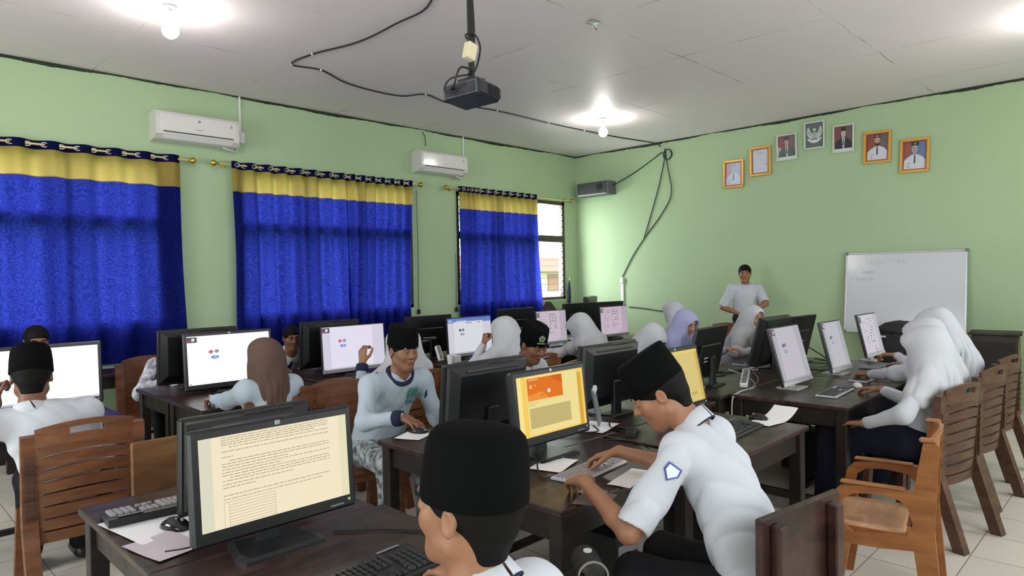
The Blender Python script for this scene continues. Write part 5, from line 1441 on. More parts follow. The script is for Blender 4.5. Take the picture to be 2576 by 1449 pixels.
def rotv(v, axis, ang):
    v, axis = V3(v), V3(axis); axis = axis/np.linalg.norm(axis)
    return v*math.cos(ang)+np.cross(axis, v)*math.sin(ang)+axis*(axis@v)*(1-math.cos(ang))
def hand_shape(fd, wrist, d, n, right, pose='rest', sc=1.0):
    """palm, four fingers and a thumb leaving the side of the palm"""
    d = V3(d)/np.linalg.norm(V3(d)); n = V3(n); n = n-d*(n@d); n = n/np.linalg.norm(n)
    s = np.cross(d, n)*(1 if right else -1)      # towards the thumb
    w = V3(wrist)
    P = dict(rest=((12, 22, 14), .10), mouse=((10, 26, 14), .14), type=((16, 40, 24), .12), fist=((70, 85, 50), .02), raised=((30, 50, 30), .22), hold=((35, 45, 25), .05), flat=((4, 8, 5), .12))[pose]
    cur, spread = P
    wd = sc
    for q, (o, r) in enumerate(((.026, .0125), (.009, .0135), (-.009, .013), (-.025, .0115))):
        fd.cone(w+s*o*.55*wd+d*.012, w+d*.082*wd+s*o*wd, .0155*wd, r*wd, .012, flat=(n, .85))
    for q, (o, L, r) in enumerate(((.029, .078, .0088), (.0098, .086, .0092), (-.0098, .080, .0088), (-.028, .062, .0078))):
        b = w+d*(.084-.006*(q == 3))*wd+s*o*wd; a0 = 0; rr = r*wd
        dirv = d+s*(o*spread*9); dirv = dirv/np.linalg.norm(dirv); jit = (0, 3, -3, 5)[q]
        for seg, (fr, c) in enumerate(zip((.45, .30, .25), cur)):
            a0 += math.radians(c+jit)
            dd = dirv*math.cos(a0)+n*math.sin(a0)
            e = b+dd*L*fr*wd; fd.cone(b, e, rr*(1-.06*seg), rr*(.94-.08*seg), .0035); b = e
    tb = w+d*.022*wd+s*.026*wd
    td = d*.62+s*.62+n*.35; td = td/np.linalg.norm(td)
    t1 = tb+td*.042*wd; td2 = d*.86+s*.22+n*.38; td2 = td2/np.linalg.norm(td2); t2 = t1+td2*.032*wd
    td3 = d*.94+s*.02+n*.36; t3 = t2+td3*.024*wd
    fd.cone(w+d*.012+s*.012, tb, .014*wd, .0135*wd, .012); fd.cone(tb, t1, .0135*wd, .0108*wd, .008); fd.cone(t1, t2, .0105*wd, .0095*wd, .004); fd.cone(t2, t3, .0095*wd, .0078*wd, .004)

def ik(a, c, l1, l2, hint):
    a, c = V3(a), V3(c); d = c-a; L = np.linalg.norm(d); mx = (l1+l2)*.995
    if L > mx: k = L/mx; l1, l2 = l1*k, l2*k
    x = (l1*l1-l2*l2+L*L)/(2*L); hgt = math.sqrt(max(l1*l1-x*x, 1e-6)); u = d/L
    h = V3(hint); h = h-u*(h@u); h = h/np.linalg.norm(h)
    return a+u*x+h*hgt

def person(label, head, pelvis, yaw, look=None, hpitch=0, roll_=0, right=None, left=None, top='short', topm=None, bottom='trousers', botm=None, sk=None, gear='hair', gearm=None,
           res=.007, face=True, finehead=None, finehand=None, stand=False, hs=1.0, knees=.40, collar=True, tie=False, sh=.165, extra=None, veil=1.0, foldamp=1.0, trimline=False, capround=False, legs=True, feet_at=None, build=1.0):
    """head: centre of the head; pelvis: hip centre; yaw/look: degrees the body and the face turn to; right/left: (wrist, finger direction, palm normal, pose[, elbow hint])"""
    Zv = np.array([0, 0, 1.]); sk = sk or SK1; topm = topm or C_white; botm = botm or C_navy
    f = np.array([math.cos(rad(yaw)), math.sin(rad(yaw)), 0]); r = np.array([f[1], -f[0], 0])
    lk = rad(look if look is not None else yaw)
    hf = np.array([math.cos(lk), math.sin(lk), 0]); hr = np.array([hf[1], -hf[0], 0])
    hp = rad(hpitch); hfw = hf*math.cos(hp)-Zv*math.sin(hp); hup = hf*math.sin(hp)+Zv*math.cos(hp)
    if roll_: hup2 = rotv(hup, hfw, rad(roll_)); hr = rotv(hr, hfw, rad(roll_)); hup = hup2
    H = V3(head); Pv = V3(pelvis)
    RH = np.stack([hr, hfw, hup], 1)
    def h_(x, y, z): return H+RH@(np.array([x, y, z])*hs)
    neck = H-hup*.150*hs-hfw*.035*hs; sp = neck-Pv; spL = np.linalg.norm(sp); spu = sp/spL
    back = np.cross(r, spu); back = -back if back@f > 0 else back      # points backwards
    N = neck-spu*.005
    chest = Pv+sp*.66+back*(.02 if not stand else 0)
    waist = Pv+sp*.30+back*(.02 if not stand else 0)
    shR = Pv+sp*.875+r*sh*build+back*.0; shL = Pv+sp*.875-r*sh*build+back*.0
    u1, u2 = .275*hs, .245*hs
    arms = []
    for sd, S, spec in ((1, shR, right), (-1, shL, left)):
        if spec is None: spec = (S+f*.22-Zv*.42+r*sd*.02, f, -Zv, 'rest') if not stand else (S-Zv*.50+f*.05, -Zv, -r*sd, 'rest')
        wv = V3(spec[0]); hint = V3(spec[4]) if len(spec) > 4 and spec[4] is not None else (-Zv*1.0+r*sd*.28-f*.3)
        el = V3(spec[5]) if len(spec) > 5 else ik(S, wv, u1, u2, hint); arms.append((sd, S, el, wv, spec))
    # ---- skin, one continuous surface
    fd = Field()
    fd.ell(h_(0, -.012, .032), np.array([.076, .094, .082])*hs, RH, .02)
    fd.ell(h_(0, .022, -.030), np.array([.062, .068, .082])*hs, RH, .03)
    fd.cone(h_(0, .062, -.094), h_(0, .060, -.09), .021*hs, .021*hs, .03)
    for s_ in (-1, 1):
        fd.cone(h_(s_*.052, .0, -.058), h_(s_*.012, .058, -.096), .016*hs, .016*hs, .03)
        fd.cone(h_(s_*.044, .055, -.018), h_(s_*.040, .060, -.026), .019*hs, .019*hs, .025)
        fd.ell(h_(s_*.078, -.010, -.004), np.array([.009, .017, .029])*hs, RH, .008)
        fd.ell(h_(s_*.084, -.006, -.002), np.array([.004, .011, .018])*hs, RH, .004, sub=True)
    if face:
        fd.cone(h_(-.036, .080, .026), h_(.036, .080, .026), .012*hs, .012*hs, .02)
        for s_ in (-1, 1): fd.cone(h_(s_*.031, .100, .008), h_(s_*.034, .098, .007), .015*hs, .014*hs, .014, sub=True)
        fd.cone(h_(0, .084, .016), h_(0, .106, -.022), .007*hs, .012*hs, .012)
        for s_ in (-1, 1):
            fd.cone(h_(s_*.012, .094, -.027), h_(s_*.013, .092, -.027), .0085*hs, .0085*hs, .006)
            fd.cone(h_(s_*.031, .076, .009), h_(s_*.031, .0765, .009), .0135*hs, .0135*hs, .004)
        fd.cone(h_(-.018, .084, -.051), h_(.018, .084, -.051), .0075*hs, .0075*hs, .006); fd.cone(h_(-.015, .083, -.061), h_(.015, .083, -.061), .008*hs, .008*hs, .005)
    fd.cone(h_(0, -.022, -.05), N, .050*hs, .054*hs, .03)
    fd.cone(N, chest, .056, .085, .05, flat=(back, .75)); fd.cone(chest, Pv, .11, .12, .05, flat=(back, .65))
    fd.cone(shR, shL, .045, .045, .05)
    for sd, S, el, wv, spec in arms:
        dv = V3(spec[1]); dv = dv/np.linalg.norm(dv)
        fd.cone(S, el, .046*build, .037*build, .03); mid = el+(wv-el)*.3
        fd.cone(el, mid, .036*build, .037*build, .02); fd.cone(mid, wv, .036*build, .0235, .015); fd.cone(wv, wv+dv*.015, .0235, .021, .015, flat=(spec[2], .8))
        hand_shape(fd, wv+dv*.008, dv, spec[2], sd == 1, spec[3], hs)
    kn = []
    for sd in (1, -1):
        hip = Pv+r*sd*.09-Zv*.02
        if stand: k_ = hip-Zv*(Pv[2]-.02-.48)+f*.01; an = np.array([k_[0], k_[1], .08])-f*.02
        else:
            k_ = hip+f*knees+r*sd*.03+Zv*.01; k_[2] = max(.47, Pv[2]-.02)
            an = np.array([k_[0], k_[1], .085])+f*(.02 if feet_at is None else feet_at)
        kn.append((sd, hip, k_, an))
        if legs: fd.cone(hip, k_, .06, .045, .03); fd.cone(k_, an, .042, .032, .02); fd.cone(an, an+f*.10-Zv*.045, .03, .022, .02)
    org = (Pv[0], Pv[1], 0)
    fine = []
    if finehead: fine.append((H, .155*hs, finehead))
    if finehand:
        for sd, S, el, wv, spec in arms:
            if finehand is True or True: fine.append((wv+V3(spec[1])/np.linalg.norm(V3(spec[1]))*.09, .12, finehand))
    body = sdf_obj('person', fd, sk, None, res, fine, org)
    body.location = org
    tag(body, label, 'person')
    def child(name, field, m, h=res, fine=(), sm=1): return sdf_obj(name, field, m, body, h, fine, org, sm)
    def mesh_child(name, mb, m): return mb.build(name, m, body, Matrix.Translation((-org[0], -org[1], 0)))
    seed = abs(hash(label)) % 1 if False else sum(map(ord, label)) % 97
    # ---- top
    g = Field(); ease = .016 if top != 'sweat' else .022
    g.cone(chest, waist, (.150+ease*.3)*build, (.138+ease)*build, .05, flat=(back, .70)); g.cone(waist, Pv+Zv*.0, (.138+ease)*build, (.150+ease)*build, .05, flat=(back, .72))
    g.cone(shR-r*.02, shL+r*.02, .058*build, .058*build, .06); g.cone(N-spu*.055, shR, .052, .054*build, .05); g.cone(N-spu*.055, shL, .052, .054*build, .05); g.cone(chest+spu*.02, N-spu*.035, .135*build, .070, .05, flat=(back, .75))
    for sd, S, el, wv, spec in arms:
        if top == 'short':
            e2 = S+(el-S)*.86; g.cone(S, S+(el-S)*1.02, .060*build, .062*build, .035)
        else:
            g.cone(S, el, .057*build, .050*build, .05); g.cone(el, wv-(wv-el)*.08, .050*build, .034, .035)
    for sd, S, el, wv, spec in arms:
        if top == 'short':
            u = (el-S)/np.linalg.norm(el-S); g.cone(S+(el-S)*.86+u*.085, S+(el-S)*.86+u*.2, .085, .085, .016, sub=True)
    g.cone(N-spu*.02, N+spu*.1, .058*hs, .064*hs, .008, sub=True)
    def folds(X, Y, Z, a=.0045*foldamp):
        q = X*f[0]+Y*f[1]; w_ = X*r[0]+Y*r[1]
        t1 = np.sin(w_*46+seed+5*np.sin(Z*9+seed)+q*12)*np.clip((1.15-Z)*2, .2, 1); t2 = np.sin(Z*38+w_*22-q*30+3*np.sin(w_*13+seed))
        t3 = np.abs(np.sin(w_*31+q*14+Z*11+seed+1.6*np.sin(Z*9+q*7)))**.55-.65
        return a*(t1*.35+t2*.3-t3*1.5)
    g.post = folds
    shirt = child('shirt' if top != 'sweat' else 'sweatshirt', g, topm, min(res, .0065) if res < .0065 else res, (), 2)
    if top == 'sweat':
        for sd, S, el, wv, spec in arms:
            u = (wv-el)/np.linalg.norm(wv-el)
            mb = MB(); mb.tube([wv-u*.058, wv-u*.052, wv-u*.03, wv-u*.004, wv+u*.0], [.040, .0455, .0465, .041, .034], 18); mesh_child('cuff', mb, C_navyr if top == 'sweat' else topm)
    if top == 'sweat':
        mb = MB(); ring = []
        for k in range(25):
            a = 2*math.pi*k/24; ring.append(Vector(N+spu*.020+r*.079*math.cos(a)-back*(.074*math.sin(a)+.004)-spu*(.050*max(0, math.sin(a)))))
        mb.tube(ring, .0145, 8); mesh_child('neck_ribbing', mb, C_navyr)
        for sd, S, el, wv, spec in arms:
            pts = []
            for k in range(9):
                a = -.3+k*.26; c_ = S-r*sd*.035
                pts.append(Vector(c_+spu*(.072*math.cos(a)-.0)-back*(.085*math.sin(a))-spu*.02*k*.5+r*sd*(.006*k)))
            mb = MB(); mb.tube(pts, .009, 6); mesh_child('shoulder_piping', mb, C_navyr)
    if collar and top != 'sweat' and not str(gear).startswith('hijab'):
        for s_ in (-1, 1):
            mb = MB(); inner, outer, low = [], [], []
            for k in range(9):
                a = math.pi*(k/8)*.97+ .05
                # from the nape round to the throat
                dirv = back*math.cos(a)+r*s_*math.sin(a)
                fall = .5-.5*math.cos(a)
                inner.append(N+spu*(.058-.050*fall)+dirv*(.062+.004*fall)); outer.append(N+spu*(.056-.050*fall)+dirv*.072); low.append(N+spu*(.008-.050*fall-.014*(k == 8))+dirv*(.092+.010*fall)+r*s_*.014*(k >= 7))
            vs = [Vector(p) for p in inner+outer+low]+[Vector(p)-Vector(spu)*.006 for p in low]; n9 = 9; fs = []
            for k in range(8):
                for L in range(3): fs.append((L*n9+k, L*n9+k+1, (L+1)*n9+k+1, (L+1)*n9+k))
            mb.add(vs, fs, 0, True); mesh_child('collar', mb, topm)
        if trimline:
            mb = MB(); mb.tube([Vector(N+spu*(.002-.046*(.5-.5*math.cos(a)))+(back*math.cos(a)+r*math.sin(a))*.0915) for a in [-2.6+.26*k for k in range(21)]], .0035, 6); mesh_child('collar_piping', mb, C_navyr)
    if tie:
        mb = MB(); fr = -back; p0 = N-spu*.045+fr*.078
        mb.loft([[Vector(p0+fr*o+r*x*w2-spu*t) for x, o in ((-1, 0), (1, 0), (1, .012), (-1, .012))] for t, w2 in ((-.0, .018), (.03, .013), (.045, .016), (.20, .032), (.24, .004))], smooth=False)
        mesh_child('necktie', mb, C_navy)
    # ---- trousers or skirt, shoes
    if legs:
        g = Field()
        g.cone(Pv+r*.05+Zv*.0, Pv-r*.05+Zv*.0, .125*build, .125*build, .04, flat=(Zv, .85))
        for sd, hip, k_, an in kn:
            if bottom == 'skirt': g.cone(hip, k_, .11, .095, .10); g.cone(k_, an+Zv*.03, .095, .11, .10)
            else: g.cone(hip, k_, .092, .070, .04); g.cone(k_, an+Zv*.02, .068, .056, .03)
        g.post = lambda X, Y, Z: folds(X, Y, Z, .004)
        child('trousers' if bottom != 'skirt' else 'skirt', g, botm, max(res, .010))
        for sd, hip, k_, an in kn:
            g = Field(); a = np.array([an[0], an[1], .045]); g.cone(a-f*.03, a+f*.13-Zv*.005, .042, .034, .03, flat=(Zv, .95)); g.cut(-Zv, (0, 0, .004))
            child('shoe', g, C_shoe, .012)
    # ---- head wear and hair
    hh = finehead or res
    if gear in ('hair', 'songkok'):
        g = Field(); g.ell(h_(0, -.014, .036), np.array([.083, .101, .088])*hs, RH, .01)
        g.cone(h_(0, -.055, -.03), h_(0, -.05, -.065), .055*hs, .045*hs, .03, flat=(hfw, .8))
        g.ell(h_(0, .115, -.035), np.array([.072, .075, .085])*hs, RH, .012, sub=True)
        for s_ in (-1, 1): g.ell(h_(s_*.085, .02, -.045), np.array([.03, .055, .045])*hs, RH, .006, sub=True)
        g.cut(-hup, h_(0, 0, -.085))
        child('hair', g, C_hair, hh)
    if gear == 'songkok':
        mb = MB(); rings = []; T = rad(6)
        for z, sx, sy in (((.028, 1.0, 1.0), (.032, 1.03, 1.02), (.09, 1.01, .99), (.135, .97, .95), (.150, .93, .92), (.153, .80, .84), (.148, .3, .3)) if not capround else ((.02, 1.0, 1.0), (.024, 1.03, 1.03), (.08, 1.0, 1.0), (.12, .95, .96), (.14, .87, .90), (.152, .74, .80), (.158, .5, .6), (.16, .2, .25))):
            ring = []
            for k in range(36):
                a = 2*math.pi*k/36; cx, cy = math.cos(a), math.sin(a)
                x = .086*sx*math.copysign(abs(cx)**.92, cx); y = .104*sy*math.copysign(abs(cy)**.92, cy)-.010
                ring.append(Vector(h_(x, y, z-y*math.tan(T)*.5)))
            rings.append(ring)
        mb.loft(rings); cap = mesh_child('cap', mb, C_black)
        if extra == 'badge':
            mb = MB(); c_ = h_(.024, .0945, .094)
            dn = RH@np.array([.24, .97, 0]); dr = RH@np.array([.97, -.24, 0])
            pts = [Vector(c_+dn*.006+dr*.026*math.sin(2*math.pi*k/5)+hup*.026*math.cos(2*math.pi*k/5)) for k in range(5)]
            pt2 = [Vector(c_+dr*.027*math.sin(2*math.pi*k/5)+hup*.027*math.cos(2*math.pi*k/5)) for k in range(5)]
            mb.loft([pt2, pts], smooth=False); mb.bar(c_-dr*.03-hup*.034+dn*.002, c_+dr*.03-hup*.034+dn*.002, .004, .006)
            b_ = mesh_child('cap_badge', mb, mat('badge_silver_green', lin(150, 160, 130), .4, .3))
            mb = MB(); pts = [Vector(c_+dn*.0075+dr*.013*math.sin(2*math.pi*k/10)+hup*.013*math.cos(2*math.pi*k/10)) for k in range(10)]; mb.add(pts, [tuple(range(10))])
            mesh_child('badge_centre', mb, mat('badge_dull_green', lin(96, 120, 88), .5))
    if gear.startswith('hijab'):
        gm = gearm or C_white2; bk = -back
        g = Field()
        g.ell(h_(0, .008, .032), np.array([.086, .128, .092])*hs, RH, .02)
        g.ell(h_(0, .014, -.040), np.array([.080, .100, .092])*hs, RH, .04)
        g.cone(h_(0, -.03, -.06), N-spu*.04+bk*.0, .080, .100, .05, flat=(back, .9))
        if veil > .9:
            for (sd, S_, el_, wv_, sp_) in arms:
                g.cone(h_(0, -.02, -.05), S_-spu*.005, .074*hs, .070*build, .07)
                g.cone(S_, S_+(el_-S_)*.50, .068*build, .070*build, .05)
        g.cone(h_(0, -.02, -.05), chest-spu*.05-back*.02, .085, (.150 if veil > .9 else .115)*build, .08, flat=(back, .85))
        if veil > .9: g.cone(h_(0, -.035, .0), Pv+sp*.52+back*.055, .084*hs, .140*build, .08, flat=(back, .85))
        g.cone(h_(0, -.055, .0), chest+back*.035, .080, (.130 if veil > .9 else .105), .07, flat=(back, .85))
        g.ell(h_(0, .128, -.014), np.array([.063, .108, .093])*hs, RH, .006, sub=True)
        g.ell(h_(0, .312, -.10), np.array([.21, .21, .21])*hs, RH, .006, sub=True)
        g.cut(np.array([0, 0, -1.])+f*.25, chest-Zv*.115)
        cN = N.copy()
        def vf(X, Y, Z):
            dx = (X-cN[0])*r[0]+(Y-cN[1])*r[1]; dy = (X-cN[0])*f[0]+(Y-cN[1])*f[1]
            ang = np.arctan2(dx, dy); t = np.clip((cN[2]+.11-Z)/.25, 0, 1)
            hz = np.clip((H[2]+.02-Z)/.15, 0, 1)
            a8 = ang*8+seed+1.3*np.sin(ang*2+seed)+2.6*t+.5*np.sin(Z*21)
            cr = np.abs(np.sin(a8))**.6-.65; c2 = np.sin(ang*19+6*np.sin(Z*8+seed))
            return -t*(.0165*cr+.0022*c2)+.0035*hz*np.sin(ang*5+Z*26+seed)+.002*np.sin(Z*40+dx*25+seed)
        g.post = vf
        child('headscarf', g, gm, hh)
    # ---- eyes, brows, lips
    if face:
        for s_ in (-1, 1):
            mb = MB(); mb.ell(h_(s_*.031, .0805, .007), (.0118*hs, .0098*hs, .0044*hs), 12, 8, R=Matrix(RH.tolist())); e = mesh_child('eye', mb, C_eye)
            mb = MB(); mb.ell(h_(s_*.031, .0880, .0068), (.0056*hs, .003*hs, .0045*hs), 10, 6, R=Matrix(RH.tolist()))
            i_ = mesh_child('iris', mb, C_iris); i_.parent = e
            mb = MB(); pts = [Vector(h_(s_*(.014+.034*t), .0935-.016*t*t, .026+.006*math.sin(t*2.4))) for t in (0, .25, .5, .75, 1)]
            mb.tube(pts, [.0032*hs, .0046*hs, .0048*hs, .0038*hs, .0018*hs], 6); mesh_child('eyebrow', mb, C_hair)
        mb = MB()
        mb.tube([Vector(h_(x, .0925-abs(x)*.35, -.0525-abs(x)*.05)) for x in (-.022, -.012, 0, .012, .022)], [.001*hs, .0038*hs, .0036*hs, .0038*hs, .001*hs], 8)
        mb.tube([Vector(h_(x, .0920-abs(x)*.35, -.0605+abs(x)*.10)) for x in (-.020, -.011, 0, .011, .020)], [.001*hs, .0046*hs, .0052*hs, .0046*hs, .001*hs], 8)
        mesh_child('lips', mb, C_lip)
    return body, dict(H=H, RH=RH, N=N, shR=shR, shL=shL, chest=chest, r=r, f=f, back=back, spu=spu, arms=arms, org=org, child=child, mesh_child=mesh_child, h_=h_)
# ------------------------------------------------------------------ people
UP, DN = (0, 0, 1), (0, 0, -1)
def st(label, head, pelvis=None, yaw=90, **kw):
    if pelvis is None:
        f = (math.cos(rad(yaw)), math.sin(rad(yaw))); pelvis = (head[0]-f[0]*.16, head[1]-f[1]*.16, .55)
    return person(label, head, pelvis, yaw, **kw)
# foreground
st('person in the foreground seen from behind, tall black cap, white collared shirt', (.877, 1.0, 1.14), (.85, .70, .53), 100, look=104, hpitch=-5, gear='songkok', capround=True, trimline=True, sk=SK1, top='short', hs=1.06,
   right=((1.13, 1.30, .82), (.1, 1, -.1), DN, 'rest'), left=((.62, 1.36, .80), (.3, 1, -.1), DN, 'type'), res=.006, finehead=.004, botm=C_dark, sh=.16)
b20, i20 = st('boy in a tall black cap and white shirt leaning forward and typing', (2.16, 1.37, 1.15), (2.14, .98, .55), 97, look=120, hpitch=32, gear='songkok', sk=SK1, top='short', hs=1.06,
   right=((2.33, 1.68, .845), (-.30, 1, -.35), (0, -.3, -1), 'type', None, (2.41, 1.45, .80)), left=((1.93, 1.55, .835), (.50, 1, -.25), (.1, -.3, -1), 'type', None, (1.85, 1.30, .73)), foldamp=2.0, trimline=True, res=.006, finehead=.004, finehand=.0035, sh=.165, botm=C_dark)
# sweatshirt boy
b7, i7 = st('boy in a grey sweatshirt with navy piping and a black cap holding a mouse', (2.43, 3.35, 1.155), (2.37, 3.58, .55), 262, look=266, hpitch=6, gear='songkok', sk=SK2, top='sweat', topm=C_grey, botm=C_camo,
   right=((2.215, 3.07, .815), (.06, -1, -.15), DN, 'mouse', (-1, .2, -.8)), left=((2.62, 3.12, .80), (-.1, -1, -.05), DN, 'rest'), res=.006, finehead=.0035, finehand=.0035, sh=.18)
# left edge
st('boy at the left edge seen from behind, black cap, head propped on his hand', (.70, 4.22, 1.115), (.86, 4.12, .55), 92, look=80, hpitch=14, gear='songkok', capround=True, hs=1.1, sk=SK3,
   left=((.57, 4.36, .98), (.1, .1, 1), (.8, -.2, 0), 'fist', (-.5, .8, -1)), right=((.95, 4.62, .80), (-.2, 1, -.1), DN, 'rest'), face=False, res=.008, botm=C_dark, sh=.20, build=1.12)
st('person mostly hidden behind the glaring left monitor, black hair and forehead showing', (1.07, 6.22, 1.16), (1.07, 6.45, .55), 270, hpitch=12, gear='hair', sk=SK2, res=.009, botm=C_dark)
st('person half hidden behind the second white monitor, patterned white shirt, hand on mouse', (2.06, 6.05, 1.07), (2.0, 6.36, .55), 268, look=280, hpitch=12, gear='hair', sk=SK3, top='long', topm=C_batik, res=.008,
   right=((1.93, 5.97, .80), (.02, -1, -.1), DN, 'mouse', (-1, .3, -.6)), left=((2.12, 5.93, .80), (-.3, -1, 0), DN, 'rest'), botm=C_dark)
# girls of the window row seen from behind
st('girl in a brown headscarf and grey top seen from behind', (1.86, 4.02, 1.125), (1.90, 3.98+.22-.03, .55) if False else (1.93, 4.18, .55), 90, look=92, hpitch=10, gear='hijab', gearm=C_brown, veil=.6, top='long', topm=C_grey, face=False, res=.008,
   right=((2.12, 4.60, .80), (-.1, 1, -.1), DN, 'type'), left=((1.78, 4.62, .80), (.1, 1, -.1), DN, 'type'), bottom='skirt', sh=.15)
st('smiling boy with a navy tie and white shirt facing the camera', (2.98, 5.86, 1.055), (3.02, 6.34, .55), 262, look=258, hpitch=8, gear='hair', sk=SK2, top='long', tie=True, res=.007, finehead=.005,
   right=((2.84, 5.86, .80), (.1, -1, -.05), DN, 'mouse', (-1, .2, -.5)), left=((3.20, 5.80, .795), (-.3, -1, -.05), DN, 'rest'), hs=.95)
st('girl in a white headscarf and grey sweatshirt raising her hand beside a pale screen', (2.90, 4.02, 1.125), (2.96, 4.16, .55), 90, look=95, hpitch=10, gear='hijab', top='sweat', topm=C_grey, face=False, res=.007, finehand=.0045,
   left=((2.655, 4.16, .985), (.12, .15, 1), (.9, .3, 0), 'raised', (-.6, .2, -1)), right=((3.12, 4.6, .80), (-.1, 1, -.1), DN, 'type'), bottom='skirt', sh=.15)
st('girl in a white headscarf propping her head on her fist before the blue-barred monitor', (4.20, 4.27, 1.115), (4.24, 4.14, .55), 90, look=92, hpitch=12, gear='hijab', top='long', face=False, res=.007, finehand=.0045, topm=C_white,
   left=((4.07, 4.40, .99), (.25, -.05, 1), (.9, -.2, -.1), 'fist', (-.8, .5, -1)), right=((4.40, 4.62, .80), (-.1, 1, -.1), DN, 'type'), bottom='skirt', sh=.16)
st('veiled girl in grey-white with her head bent low, fifth along the window row', (5.30, 4.30, 1.075), (5.32, 4.08, .55), 96, look=108, hpitch=38, gear='hijab', top='long', topm=cloth('grey_white_cloth', lin(200, 198, 204)), face=False, res=.008, finehand=.005,
   left=((5.20, 4.62, .81), (.05, 1, .2), DN, 'hold', (-1, .1, -.6)), right=((5.52, 4.6, .80), (-.1, 1, -.1), DN, 'type'), bottom='skirt', sh=.16)
st('farthest veiled girl of the window row, seen from behind against the green wall', (7.10, 4.30, 1.135), (7.12, 4.06, .55), 90, look=96, hpitch=14, gear='hijab', top='long', face=False, res=.009, bottom='skirt', sh=.15)
# far side of the middle row
st('boy in a black cap with a pentagonal badge looking down', (3.37, 3.14, 1.12), (3.38, 3.50, .55), 268, look=264, hpitch=22, gear='songkok', extra='badge', sk=SK2, res=.007, finehead=.004, hs=.98,
   right=((3.22, 2.98, .80), (.1, -1, -.1), DN, 'type'), left=((3.55, 2.98, .80), (-.1, -1, -.1), DN, 'type'))
st('girl in a white headscarf bowed low over her desk, cheek turned to the right', (5.00, 3.22, 1.03), (5.02, 3.56, .55), 270, look=250, hpitch=44, gear='hijab', sk=SK4, top='long', res=.007, finehead=.005,
   right=((4.85, 3.0, .80), (.1, -1, -.1), DN, 'rest'), left=((5.2, 2.95, .80), (-.1, -1, -.1), DN, 'rest'), bottom='skirt', sh=.15)
st('girl in a lavender headscarf looking down to the right', (5.80, 3.36, 1.115), (5.80, 3.58, .55), 275, look=252, hpitch=24, gear='hijab', gearm=C_lav, sk=SK4, top='long', topm=cloth('lavender_white_cloth', lin(206, 206, 232)), res=.007, finehead=.005,
   right=((5.62, 3.08, .80), (.1, -1, -.1), DN, 'rest'), left=((6.0, 3.05, .86), (.1, -1, .1), DN, 'hold'), bottom='skirt', sh=.15)
st('girl in a white headscarf typing in front of the standing man, facing right', (6.60, 3.06, 1.135), (6.58, 3.30, .55), 268, look=244, hpitch=8, gear='hijab', sk=SK4, top='long', res=.006, finehead=.004, finehand=.004,
   right=((6.42, 2.92, .82), (.25, -1, -.1), DN, 'type', (-1, .1, -.5)), left=((6.74, 2.86, .82), (-.1, -1, -.1), DN, 'type'), bottom='skirt', sh=.15)
# three girls on the right
st('nearest of the three veiled girls on the right, hand on a white mouse', (4.71, 1.09, 1.12), (4.68, 1.15, .56), 88, look=95, hpitch=14, gear='hijab', top='long', face=False, res=.006, bottom='skirt', knees=.42,
   left=((5.0, 1.42, .80), (.3, 1, 0), DN, 'mouse') if False else ((4.40, 1.34, .66), (.1, 1, -.1), DN, 'rest', (-1, -.2, -.6)), right=((4.90, 1.38, .80), (.3, 1, -.05), DN, 'mouse'), sh=.155, build=1.0)
st('middle of the three veiled girls on the right, leaning to the desk', (5.34, 1.24, 1.13), (5.52, 1.16, .56), 92, look=98, hpitch=16, gear='hijab', top='long', face=False, res=.007, bottom='skirt',
   left=((5.46, 1.62, .81), (.5, 1, -.1), DN, 'type', (-1, 0, -.6)), right=((5.72, 1.56, .80), (-.1, 1, -.1), DN, 'mouse'), finehand=.0045, sh=.16)
st('farthest of the three veiled girls on the right, holding a slip of paper', (6.08, 1.34, 1.165), (6.34, 1.18, .56), 100, look=112, hpitch=26, gear='hijab', top='long', face=False, res=.007, bottom='skirt',
   left=((6.05, 1.60, .90), (-.1, 1, .05), DN, 'hold', (-.8, 0, -.8)), right=((6.35, 1.62, .80), (-.1, 1, -.1), DN, 'type'), finehand=.0045, sh=.16)
# standing man
st('man in a white short-sleeved shirt standing by the front wall with his hands clasped', (8.86, 4.22, 1.575), (8.90, 4.22, .96), 212, look=205, hpitch=3, gear='hair', sk=SK1, top='short', stand=True, res=.007, finehead=.0045, sh=.165, build=1.05, hs=1.04,
   right=((8.76, 4.26, 1.02), (-.3, -1, -.3), (.6, 0, -.6), 'hold', (-.2, 1, -.4)), left=((8.76, 4.12, 1.03), (-.3, 1, -.3), (.6, 0, -.6), 'hold', (-.2, -1, -.4)), botm=C_dark)
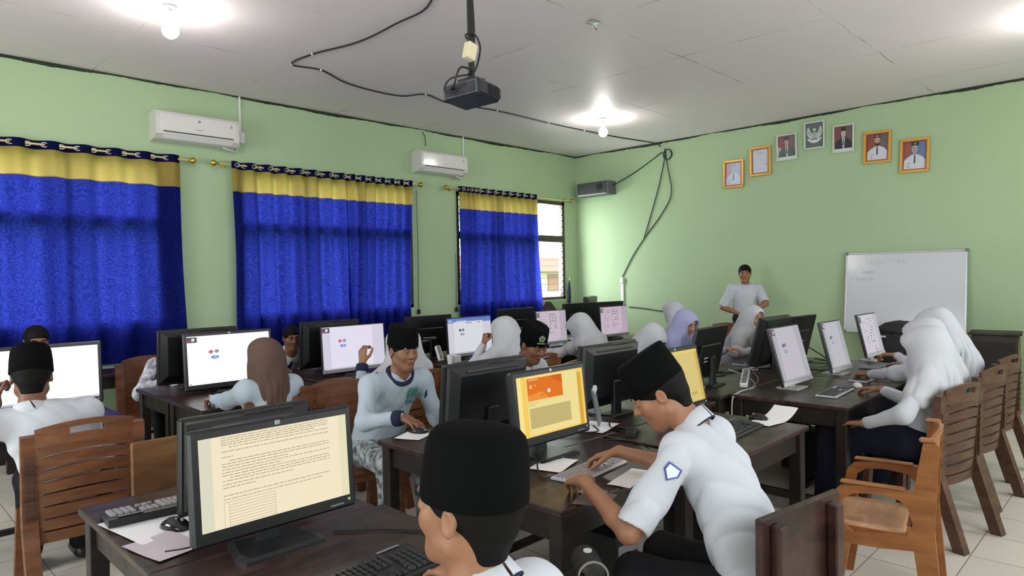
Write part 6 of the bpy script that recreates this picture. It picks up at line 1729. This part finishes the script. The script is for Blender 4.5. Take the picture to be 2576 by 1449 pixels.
# school badge on the sleeve of the typing boy, crest on the sweatshirt
A = [a for a in i20['arms'] if a[0] == -1][0]
S_, E_ = A[1], A[2]; ax_ = (E_-S_)/np.linalg.norm(E_-S_); out_ = np.array([-.82, -.55, .12]); out_ = out_-ax_*(out_@ax_); out_ = out_/np.linalg.norm(out_); side_ = np.cross(ax_, out_)
def badge(c, o, u, v, s, nm, m_, grow=1.0):
    mb = MB(); pts = [(-.5, .55), (.5, .55), (.55, 0), (0, -.6), (-.55, 0)]
    mb.loft([[Vector(c+o*t+u*(x*s*k_)+v*(y*s*k_)) for x, y in pts] for t, k_ in ((-.02, 1), (.0, .97))], smooth=False)
    return nm(m_, mb)
bc = S_+ax_*.085+out_*.074
badge(bc, out_, side_, -ax_, .052, lambda m_, mb: i20['mesh_child']('sleeve_badge', mb, m_), mat('badge_blue_edge', lin(70, 84, 150), .7))
badge(bc+out_*.0015, out_, side_, -ax_, .040, lambda m_, mb: i20['mesh_child']('badge_field', mb, m_), mat('badge_white_field', lin(214, 220, 236), .7))
cc = i7['chest']-i7['back']*.118+i7['r']*(-.075)+i7['spu']*.03
o7 = -i7['back']
for w_, h_2, dz, cl_ in ((.05, .06, .05, lin(70, 120, 116)), (.06, .012, 0, lin(84, 124, 130)), (.05, .010, -.02, lin(84, 124, 130))):
    mb = MB(); mb.box((0, 0, 0), (w_, .02, h_2), ch=.004)
    R3 = Matrix((Vector(i7['r']), Vector(o7), Vector(i7['spu']))).transposed()
    mb.v = [tuple(R3 @ Vector(v)+Vector(cc+i7['spu']*dz)) for v in mb.v]
    i7['mesh_child']('chest_crest', mb, mat('crest_green_%d' % int(dz*1000+50), cl_, .8))
# navy edge of the collar, badge on the sleeve and slip of paper
sl = MB(); sl.box((0, 0, 0), (.05, .001, .085), Matrix.Rotation(rad(-20), 3, 'Y')); so = sl.build('paper_slip', M_paper); so.location = (6.02, 1.73, .93); so.rotation_euler = (rad(-15), 0, rad(10)); tag(so, 'white paper slip held up by the farthest veiled girl on the right', 'paper')
